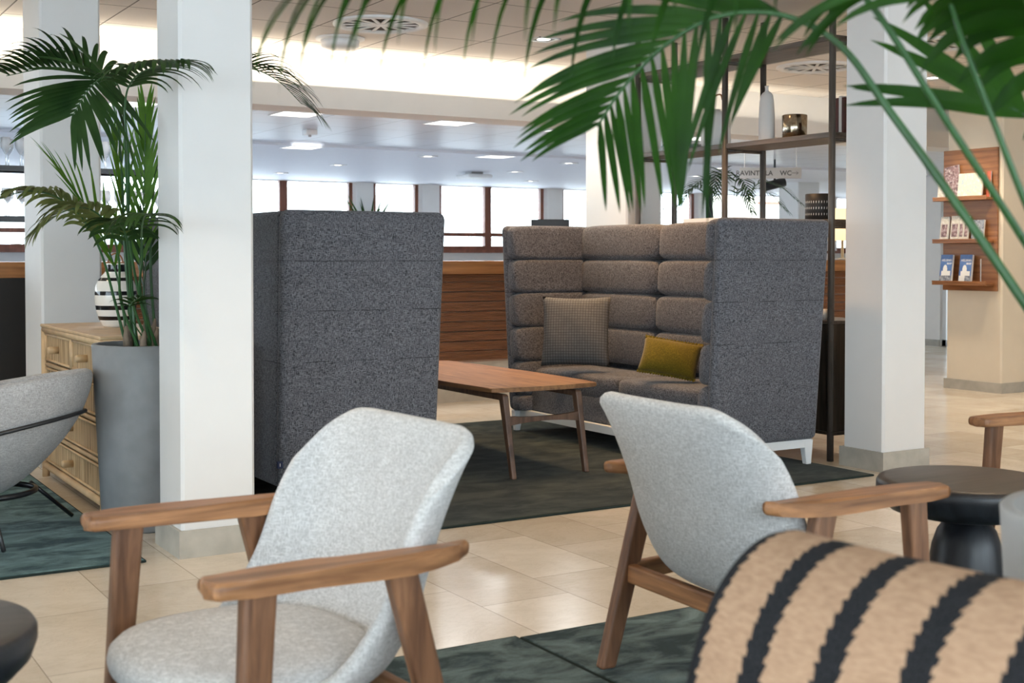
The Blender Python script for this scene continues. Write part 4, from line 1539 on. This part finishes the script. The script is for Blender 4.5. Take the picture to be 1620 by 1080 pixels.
# low frond fanning at the right
add_frond(t, M['leaf'], L_([(222, 470, 5.25), (225, 410, 5.12), (224, 366, 4.90), (229, 342, 4.70), (241, 340, 4.52)], .02, -.10), 9, .17, .0140, start=.62, droop=.95, a0=85, a1=35, seed=8, rr=.007, base=.9, tip=.85)
add_frond(t, M['leaf'], L_([(210, 480, 5.3), (205, 420, 5.2), (200, 375, 5.1), (186, 352, 5.0), (168, 352, 4.92)], -.01, -.11), 10, .165, .0145, start=.55, droop=.9, a0=75, a1=30, seed=9, rr=.007, base=.9, tip=.8)
# young upright fronds
add_frond(t, M['leaf_young'], L_([(188, 450, 5.45), (165, 380, 5.48), (130, 320, 5.5), (95, 275, 5.5)], -.07, .04), 9, .36, .011, start=.30, droop=.20, a0=30, a1=10, seed=10, rr=.006)
add_frond(t, M['leaf_young'], L_([(205, 450, 5.5), (198, 360, 5.5), (190, 280, 5.5), (180, 225, 5.5)], -.02, .07), 9, .32, .011, start=.40, droop=.15, a0=34, a1=8, seed=11, rr=.006)
add_frond(t, M['leaf_young'], L_([(222, 450, 5.45), (226, 350, 5.48), (229, 260, 5.5), (230, 180, 5.5)], .03, .03), 12, .30, .010, start=.30, droop=.15, a0=24, a1=7, seed=12, rr=.006)
add_frond(t, M['leaf'], L_([(228, 470, 5.5), (230, 430, 5.5), (230, 390, 5.5), (226, 350, 5.5)], .04, .03), 9, .22, .012, start=.2, droop=.35, a0=46, a1=15, seed=13, rr=.006)
# thin low shoots and dry leaf bases
add_frond(t, M['leaf'], L_([(205, 500, 5.28), (208, 480, 5.22), (222, 470, 5.15)], .0, -.10), 5, .13, .008, start=.5, droop=.5, a0=70, a1=30, seed=14, rr=.003)
b = BM()
for k in range(9):
    a = k * 2.399
    r0 = .03 + .085 * ((k * 37) % 10) / 10
    x, y = r0 * math.cos(a), r0 * math.sin(a) - .03
    hgt = .10 + .06 * ((k * 53) % 7) / 7
    add_tube(b, [(x, y, -.01), (x * 1.05, y * 1.05, hgt * .6), (x * 1.15 + .006, y * 1.15, hgt)], [.018, .014, .004], 7)
link_obj('dry_sheath', b, M['bark'], t, True)

# the near palm, right edge
t = thing('palm', 'large kentia palm whose fronds hang across the top right of the view', 'palm', (1.838, 1.150, .718))
add_frond(t, M['leaf_fg'], L_([(1720, 640, 1.90), (1620, 478, 1.93), (1480, 275, 1.97), (1400, 165, 2.0), (1345, 88, 2.0), (1290, 44, 2.02), (1215, 20, 2.05), (1130, 28, 2.1), (1050, 74, 2.15), (985, 140, 2.2), (945, 200, 2.24)], -.10, .06), 19, .33, .0080, start=.60, droop=.20, a0=14, a1=34, low=(84, 36), rr=.0095, seed=21, base=.5, tip=.45, lift=.0, r_tip=.0022, up=-FW)
add_frond(t, M['leaf_fg'], L_([(1730, 560, 1.86), (1620, 380, 1.84), (1500, 195, 1.8), (1372, 0, 1.76), (1260, -90, 1.73), (1090, -135, 1.7), (910, -135, 1.68), (730, -105, 1.66), (590, -70, 1.64), (480, -30, 1.62)], -.08, -.02), 14, .30, .0072, start=.50, droop=1.35, a0=72, a1=34, rr=.0075, seed=22, base=.95, tip=.55, lift=-.25)
add_frond(t, M['leaf_fg'], L_([(1740, 560, 1.84), (1640, 360, 1.80), (1575, 200, 1.78), (1525, 70, 1.76), (1500, 0, 1.74), (1460, -45, 1.74), (1395, -55, 1.76)], -.04, -.06), 8, .24, .0085, start=.72, droop=.55, a0=60, a1=30, low=(60, 30), rr=.0075, seed=23, lift=-.1, up=-FW)
add_frond(t, M['leaf_fg'], L_([(1790, 540, 1.82), (1745, 300, 1.76), (1700, 110, 1.72), (1650, -10, 1.7), (1600, -60, 1.68)], .02, -.05), 10, .24, .017, start=.60, droop=.8, a0=70, a1=30, rr=.008, seed=24, lift=.0)
add_frond(t, M['leaf_fg'], L_([(1770, 500, 1.9), (1725, 340, 1.95), (1690, 255, 2.0), (1650, 205, 2.02), (1610, 176, 2.04), (1580, 165, 2.05)], .0, .06), 4, .27, .012, start=.74, droop=.10, a0=30, a1=8, rr=.005, seed=25, lift=.1, base=.8, tip=.9, up=-FW)
add_frond(t, M['leaf_fg'], L_([(1830, 520, 1.8), (1800, 300, 1.74), (1745, 110, 1.7), (1680, 0, 1.66), (1610, -40, 1.62)], .06, -.04), 10, .25, .018, start=.5, droop=.9, a0=72, a1=30, rr=.008, seed=26, lift=.0)
add_frond(t, M['leaf_fg'], L_([(1900, 420, 1.9), (1960, 200, 1.95), (2060, 60, 2.0), (2200, 60, 2.05)], .1, .0), 16, .34, .016, start=.35, droop=.7, a0=65, a1=25, rr=.008, seed=27)
b = BM()
for k in range(7):
    a = k * 2.399
    r0 = .03 + .07 * ((k * 37) % 10) / 10
    x, y = r0 * math.cos(a), r0 * math.sin(a)
    add_tube(b, [(x, y, -.01), (x * 1.05, y * 1.05, .08), (x * 1.15, y * 1.15, .14)], [.018, .014, .004], 7)
link_obj('dry_sheath', b, M['bark'], t, True)

# ------------------------------------------------------------------ open shelf unit behind the quilted sofa
SX0, SX1 = 5.215, 5.525
SYS = (5.225, 6.13, 7.02)
t = thing('shelf_unit', 'open grey oak shelf unit with round posts and dark cabinet between the right columns', 'shelf unit', (5.37, 6.12, 0))
ox, oy = 5.37, 6.12
for y in SYS:
    for x in (SX0, SX1):
        b = BM(); add_tube(b, [(x - ox, y - oy, 0.0005), (x - ox, y - oy, 2.60)], .019, 14); link_obj('post', b, M['grey_wood_z'], t, True)
    for z in (1.318, 1.802, 2.338):
        b = BM(); add_tube(b, [(SX0 - ox + .015, y - oy, z - .012), (SX1 - ox - .015, y - oy, z - .012)], .010, 10); link_obj('crossbar', b, M['grey_wood_y'], t, True)
for z in (1.318, 1.802, 2.338):
    b = BM(); add_box(b, SX0 - ox - .005, SX1 - ox + .005, 5.215 - oy, 7.03 - oy, z, z + .030, .003, 1); link_obj('shelf', b, M['grey_wood_y'], t)
b = BM(); add_box(b, SX0 - ox - .005, SX1 - ox + .02, 5.205 - oy, 7.04 - oy, .165, .765, .004, 1); c = link_obj('cabinet', b, M['dark_wood'], t)
b = BM(); add_box(b, SX0 - ox - .012, SX1 - ox + .025, 5.198 - oy, 7.047 - oy, .766, .784, .003, 1); link_obj('cabinet_top', b, M['grey_wood_y'], c)
b = BM(); add_box(b, SX0 - ox - .010, SX1 - ox + .022, 5.20 - oy, 7.044 - oy, .145, .1645, .003, 1); link_obj('cabinet_base', b, M['dark_wood'], c)

SZ, SZ1 = 1.8325, 1.3485
b = BM(); add_lathe(b, [(0, 0), (.050, 0), (.056, .010), (.058, .06), (.056, .16), (.051, .245), (.044, .280), (.030, .298), (.015, .306), (.0125, .313), (.0125, .332), (.016, .338), (.012, .340), (.009, .33), (0, .30)], 36, sx=.7)
o = link_obj('bottle_vase', b, M['matte_ceramic'], None, True); o.location = (5.36, 5.915, SZ); tag(o, 'tall slim white bottle vase on the open shelf', 'vase')
b = BM(); add_lathe(b, [(0, 0), (.066, 0), (.072, .005), (.074, .14), (.070, .143), (.067, .138), (.066, .02), (0, .02)], 40)
o = link_obj('metal_pot', b, M['smoke'], None, True); o.location = (5.37, 5.685, SZ); tag(o, 'shiny bronze metal pot beside the white bottle vase', 'pot')
t = thing('jug', 'wide white dimpled jug behind the drooping palm leaves on the open shelf', 'jug', (5.37, 6.40, SZ))
b = BM(); add_lathe(b, [(0, 0), (.082, 0), (.092, .012), (.096, .06), (.092, .17), (.085, .205), (.060, .228), (.032, .235), (.030, .245), (.024, .245), (.022, .235), (0, .22)], 40); link_obj('body', b, M['matte_ceramic'], t, True)
b = BM(); add_tube(b, catmull([(0, .028, .235), (0, .036, .29), (0, .010, .33), (0, -.045, .335), (0, -.062, .30)], 20), .005, 8); link_obj('handle', b, M['leather'], t, True)
for k in range(4):
    b = BM(); add_box(b, -.10, .10, -.135, .135, 0, .010, .001, 1)
    o = link_obj('magazine', b, M['mag_print'], None); o.location = (5.38 + .006 * (k % 2), 6.76 - .012 * k, SZ + .0105 * k); o.rotation_euler = (0, 0, R((-3, 2, -1, 4)[k]))
    tag(o, 'magazine in the flat stack on the open shelf, %s' % ('lowest of the four', 'second from the bottom', 'second from the top', 'topmost of the four')[k], 'magazine', 'magazines on the open shelf')
for k in range(3):
    b = BM(); add_box(b, -.075, .075, -.011, .011, 0, .20 + .01 * (k == 1), .002, 1)
    o = link_obj('book', b, (M['red_book'], M['paper'], M['red_book'])[k], None); o.location = (5.40, 5.252 + .0235 * k, SZ)
    tag(o, ('dark red upright book nearest the right column on the shelf', 'pale upright book between two dark red ones', 'dark red upright book farther from the column, third in row')[k], 'book', 'upright books by the shelf post')
t = thing('patterned_pot', 'black pot with rows of small white dashes at the top of the near sofa arm', 'pot', (5.37, 5.475, SZ1))
b = BM(); add_lathe(b, [(0, 0), (.078, 0), (.083, .004), (.083, .150), (.079, .153), (.076, .148), (.076, .02), (0, .02)], 44); link_obj('body', b, plain('matt_black_glaze', (.02, .019, .018), .5), t, True)
b = BM()
for z in (.035, .070, .105):
    for k in range(34):
        a = 2 * PI * k / 34
        r = .0836
        cn, sn = math.cos(a), math.sin(a)
        p = Vector((r * cn, r * sn, z)); s = Vector((-sn, cn, 0)) * .0026
        vs = [b.verts.new(p - s * .2 + Vector((0, 0, -.009))), b.verts.new(p + s), b.verts.new(p + s * .2 + Vector((0, 0, .009))), b.verts.new(p - s)]
        b.faces.new(vs)
o = link_obj('dash_pattern', b, M['paper'], t)
b = BM(); add_box(b, -.11, .11, -.24, .24, 0, .034, .002, 1)
o = link_obj('storage_box', b, M['white_plastic'], None); o.location = (5.36, 6.34, SZ1); tag(o, 'flat white box lying on the lower shelf just above the sofa back', 'box')
b = BM(); add_lathe(b, [(0, 0), (.022, 0), (.030, .02), (.038, .06), (.035, .06), (.026, .02), (0, .012)], 24)
o = link_obj('cup', b, M['cream_ceramic'], None, True); o.location = (5.245, 5.30, .7845); tag(o, 'small white cup on top of the dark cabinet beside the sofa', 'cup')

# ------------------------------------------------------------------ brochure rack on the far pillar
t = thing('brochure_rack', 'cherry wood brochure rack with three shelves on the cream pillar at right', 'rack', (8.9995, 7.38, .85))
b = BM(); add_box(b, -.022, -.0005, -.275, .285, 0, 1.20, .003, 1); link_obj('back_panel', b, M['rack_wood'], t)
for z in (.068, .425, .785):
    b = BM(); add_box(b, -.125, -.0225, -.245, .315, z - .022, z, .003, 1); add_box(b, -.125, -.117, -.245, .315, z, z + .014, .001, 1); link_obj('shelf', b, M['rack_wood'], t)
b = BM()
for y in (-.18,):
    add_box(b, -.105, -.101, y - .004, y + .004, .0685, .27)
link_obj('divider', b, M['crystal'], t)


def brochure(y, zsh, w, h, d, mat, label, tilt=8, lean=0.0, x=-.075, group=None):
    o = thing('brochure', label, 'brochure', (8.9995 + x, 7.38 + y, .85 + zsh + .001 + d * math.sin(R(tilt)) + abs(math.sin(R(lean))) * w / 2), 0, group)
    o.rotation_euler = Euler((R(lean), R(tilt), 0))
    b = BM(); add_box(b, 0, d, -w / 2, w / 2, 0, h, .001, 1); link_obj('pages', b, M['paper'], o)
    b = BM(); add_box(b, -.0012, -.0001, -w / 2, w / 2, 0, h); c = link_obj('cover', b, mat, o)
    return o, c


ink = plain('dark_ink', (.03, .03, .04), .6)
white_ink = plain('white_ink', (.85, .85, .85), .6)
fm = lambda y, z, dx=-.0016: basis((0, -1, 0), (0, 0, 1), (-1, 0, 0), (dx, y, z))
for k, (y, lab) in enumerate(((.20, 'blue city map brochure with a white dome, left on the lowest rack shelf'), (-.005, 'blue city map brochure with a white dome, right on the lowest rack shelf'))):
    o, c = brochure(y, .068, .125, .235, .022, M['map_cover'], lab, 7, x=-.095, group='city map brochures')
    lettering('lettering', 'HELSINKI', .026, white_ink, c, fm(-.004, .178), .0003)
    lettering('lettering', 'MAP', .026, white_ink, c, fm(-.032, .150), .0003)
    b = BM()
    add_box(b, -.0018, -.0012, -.05, .045, .055, .095); add_box(b, -.0018, -.0012, -.015, .03, .095, .12)
    for q in range(8):
        a0, a1 = PI * q / 8, PI * (q + 1) / 8
        b.faces.new([b.verts.new(v) for v in ((-.0018, .008, .12), (-.0018, .008 + .02 * math.cos(a0), .12 + .028 * math.sin(a0)), (-.0018, .008 + .02 * math.cos(a1), .12 + .028 * math.sin(a1)))])
    link_obj('church_picture', b, M['paper'], c)
    b = BM(); add_box(b, -.0018, -.0012, -.0624, .0624, 0, .055); link_obj('square_picture', b, M['city_print'], c)
    if k:
        b = BM(); add_box(b, -.0026, -.0019, -.0, .06, .002, .055); link_obj('price_card', b, M['paper'], c)
for y, w_, h_, mat, lab in ((.235, .085, .205, 'sandstone_print', 'pale brochure with a dark picture, first from left on the middle shelf'),
                            (.125, .085, .21, 'sandstone_print', 'pale brochure with a dark picture, second from left on the middle shelf'),
                            (.055, .045, .21, 'sandstone_print', 'narrow pale brochure, third from left on the middle shelf'),
                            (.005, .045, .205, 'sandstone_print', 'narrow pale brochure, fourth from left on the middle shelf'),
                            (-.115, .12, .17, 'city_print', 'grey landscape brochure at right end of the middle shelf')):
    o, c = brochure(y, .425, w_, h_, .016, M[mat], lab, 7, group='brochures on the middle rack shelf')
    if mat == 'sandstone_print':
        b = BM(); add_box(b, -.0018, -.0012, -w_ * .36, w_ * .36, .03, h_ * .68); link_obj('picture', b, M['dark_print'], c)
brochure(.245, .785, .075, .13, .012, M['sandstone_print'], 'small pale leaflet at the left end of the top rack shelf', 7, x=-.10)
brochure(.145, .785, .15, .27, .012, M['dark_print'], 'dark magazine tilted behind the pale map on the top rack shelf', 5, -8, x=-.066)
brochure(-.055, .785, .25, .205, .014, M['atlas_print'], 'wide pale road map booklet on the top rack shelf', 7, x=-.104)
brochure(-.205, .785, .04, .215, .010, M['red_print'], 'narrow red leaflet at the right end of the top rack shelf', 5, x=-.055)

# ------------------------------------------------------------------ small things far back
t = thing('monitor', 'dark monitor edge above the quilted sofa back, left of the centre column', 'monitor', (5.85, 9.10, 1.1055), R(-35))
b = BM(); add_box(b, -.16, .16, -.012, .012, .06, .345, .006, 2); link_obj('screen', b, M['black'], t)
b = BM(); add_box(b, -.09, .09, -.07, .07, 0, .012, .003, 1); add_box(b, -.02, .02, .0125, .03, .012, .18); link_obj('stand', b, M['black'], t)
t = thing('lamp', 'glowing cream drum shade lamp behind the black patterned pot', 'lamp', (9.62, 9.15, 1.1055))
t.location = (9.25, 9.12, 1.1055)
b = BM(); add_lathe(b, [(0, 0), (.09, 0), (.09, .015), (.015, .02), (.013, .19), (0, .19)], 24); link_obj('base', b, M['steel'], t, True)
b = BM(); add_lathe(b, [(.16, .19), (.16, .50)], 40); link_obj('lamp_shade', b, M['shade_emit'], t, True, [('SOLIDIFY', dict(thickness=.003))])
t = thing('palm', 'distant small palm seen through the shelf posts under the hanging sign', 'palm', (8.88, 10.4, 0))
b = BM(); add_lathe(b, [(0, .0005), (.16, .0005), (.19, .5), (.17, .5), (.16, .45), (0, .45)], 28); link_obj('pot', b, M['planter'], t, True)
for k in range(9):
    a = 2 * PI * k / 9 + .3
    c_, s_ = math.cos(a), math.sin(a)
    ln = .40 + .12 * ((k * 5) % 3)
    hh = 1.78 + .16 * ((k * 7) % 4) / 3
    add_frond(t, M['leaf'], [Vector((.02 * c_, .02 * s_, .46)), Vector((.10 * c_, .10 * s_, 1.1)), Vector((ln * .45 * c_, ln * .45 * s_, hh)), Vector((ln * .85 * c_, ln * .85 * s_, hh + .03)), Vector((ln * 1.25 * c_, ln * 1.25 * s_, hh - .16))], 13, .20, .010, start=.5, droop=.5, a0=60, a1=20, seed=40 + k, rr=.006, nseg=5)
t = thing('plant', 'tips of a green plant on the far window sill above the tall sofa', 'plant', (7.50, 16.28, 1.2355))
b = BM(); add_lathe(b, [(0, 0), (.07, 0), (.09, .14), (.08, .14), (.07, .12), (0, .12)], 20); link_obj('pot', b, M['matte_ceramic'], t, True)
lf = BM()
for k in range(11):
    a = k * 2.399
    p0 = Vector((0, 0, .12)); d = Vector((math.cos(a) * .5, math.sin(a) * .12, 1)).normalized()
    prev = None
    for i in range(7):
        s = i / 6
        ww = .022 * math.sin(PI * min(.98, s * .9 + .1))
        p = p0 + d * .68 * s * (.7 + .3 * ((k * 3) % 4) / 3) + Vector((math.cos(a), 0, 0)) * .10 * s * s
        row = (lf.verts.new(p - Vector((ww, 0, 0))), lf.verts.new(p + Vector((ww, .004, 0))))
        if prev:
            lf.faces.new((prev[0], prev[1], row[1], row[0]))
        prev = row
link_obj('leaves', lf, M['leaf'], t, True)
t = thing('spotlight', 'black spotlight on a bracket below far ceiling, right of the distant palm', 'spotlight', (9.66, 10.53, 2.19))
b = BM(); add_tube(b, [(0, 0, -.0005), (0, 0, -.22)], .012, 8); link_obj('bracket', b, M['black_metal'], t)
b = BM(); add_tube(b, [(-.10, .05, -.30), (.10, -.05, -.24)], .05, 14); link_obj('head', b, M['black_metal'], t, True)
b = BM(); add_box(b, -.03, .03, -.02, .02, 0, 1.62, .004, 1)
o = link_obj('timber_board', b, M['rack_wood'], None); o.location = (11.0, 13.6, .003); o.rotation_euler = (0, R(-3), 0); tag(o, 'upright orange timber board far back left of the distant palm', 'board')
for x, y, r in ((12.3, 14.8, .055), (12.65, 14.9, .03)):
    b = BM(); add_tube(b, [(x, y, 0), (x, y, 2.16)], r, 16)
    o = link_obj('column_pipe', b, M['black_metal'], None, True); o['kind'] = 'structure'

# ------------------------------------------------------------------ light
def area(x, y, z, sx, sy, power, col, rot=(0, 0, 0)):
    l = bpy.data.lights.new('lamp_light', 'AREA'); l.shape = 'RECTANGLE'; l.size = sx; l.size_y = sy; l.energy = power; l.color = col
    o = bpy.data.objects.new('lamp_light', l); COL.objects.link(o); o.location = (x, y, z); o.rotation_euler = rot
    return o


# hidden light strip in the bulkhead trough
area(.7, 8.62, 2.352, 9.4, .05, 40, (1, .88, .70), (PI, 0, 0))
for k in range(5):
    area(5.4 + .45 + k * .9, 8.62, 2.352, .9, .05, (2.6, 1.7, 1.1, .7, .45)[k], (1, .88, .70), (PI, 0, 0))
# unseen warm spots without fittings, added to light the sofa and lounge
for x, y in ((4.66, 5.75), (4.50, 6.60)):
    spot_light(x, y, 2.57, 105, (1, .58, .27), 95, .8, .05)
for x, y, p in ((3.4, 6.2, 40), (2.5, 3.6, 45), (.8, 3.6, 45), (4.4, 3.3, 45), (6.8, 4.2, 60), (8.4, 6.6, 60), (10.8, 7.5, 60), (.2, 6.4, 45), (11.3, 4.2, 60), (7.2, 1.5, 45), (3.0, .8, 30)):
    spot_light(x, y, 2.57, p * 1.15, (1, .74, .47), 110, .8, .05)

sc = scene
sc.view_settings.view_transform = 'Standard'
sc.view_settings.look = 'None'
sc.view_settings.exposure = 0.0
sc.view_settings.gamma = 1.0
sc.view_settings.use_curve_mapping = False
sc.cycles.max_bounces = 8
sc.cycles.diffuse_bounces = 5
sc.cycles.glossy_bounces = 4
sc.cycles.transmission_bounces = 6
sc.cycles.transparent_max_bounces = 12
sc.cycles.sample_clamp_indirect = 6
sc.cycles.caustics_reflective = False
sc.cycles.caustics_refractive = False
sc.cycles.use_denoising = True
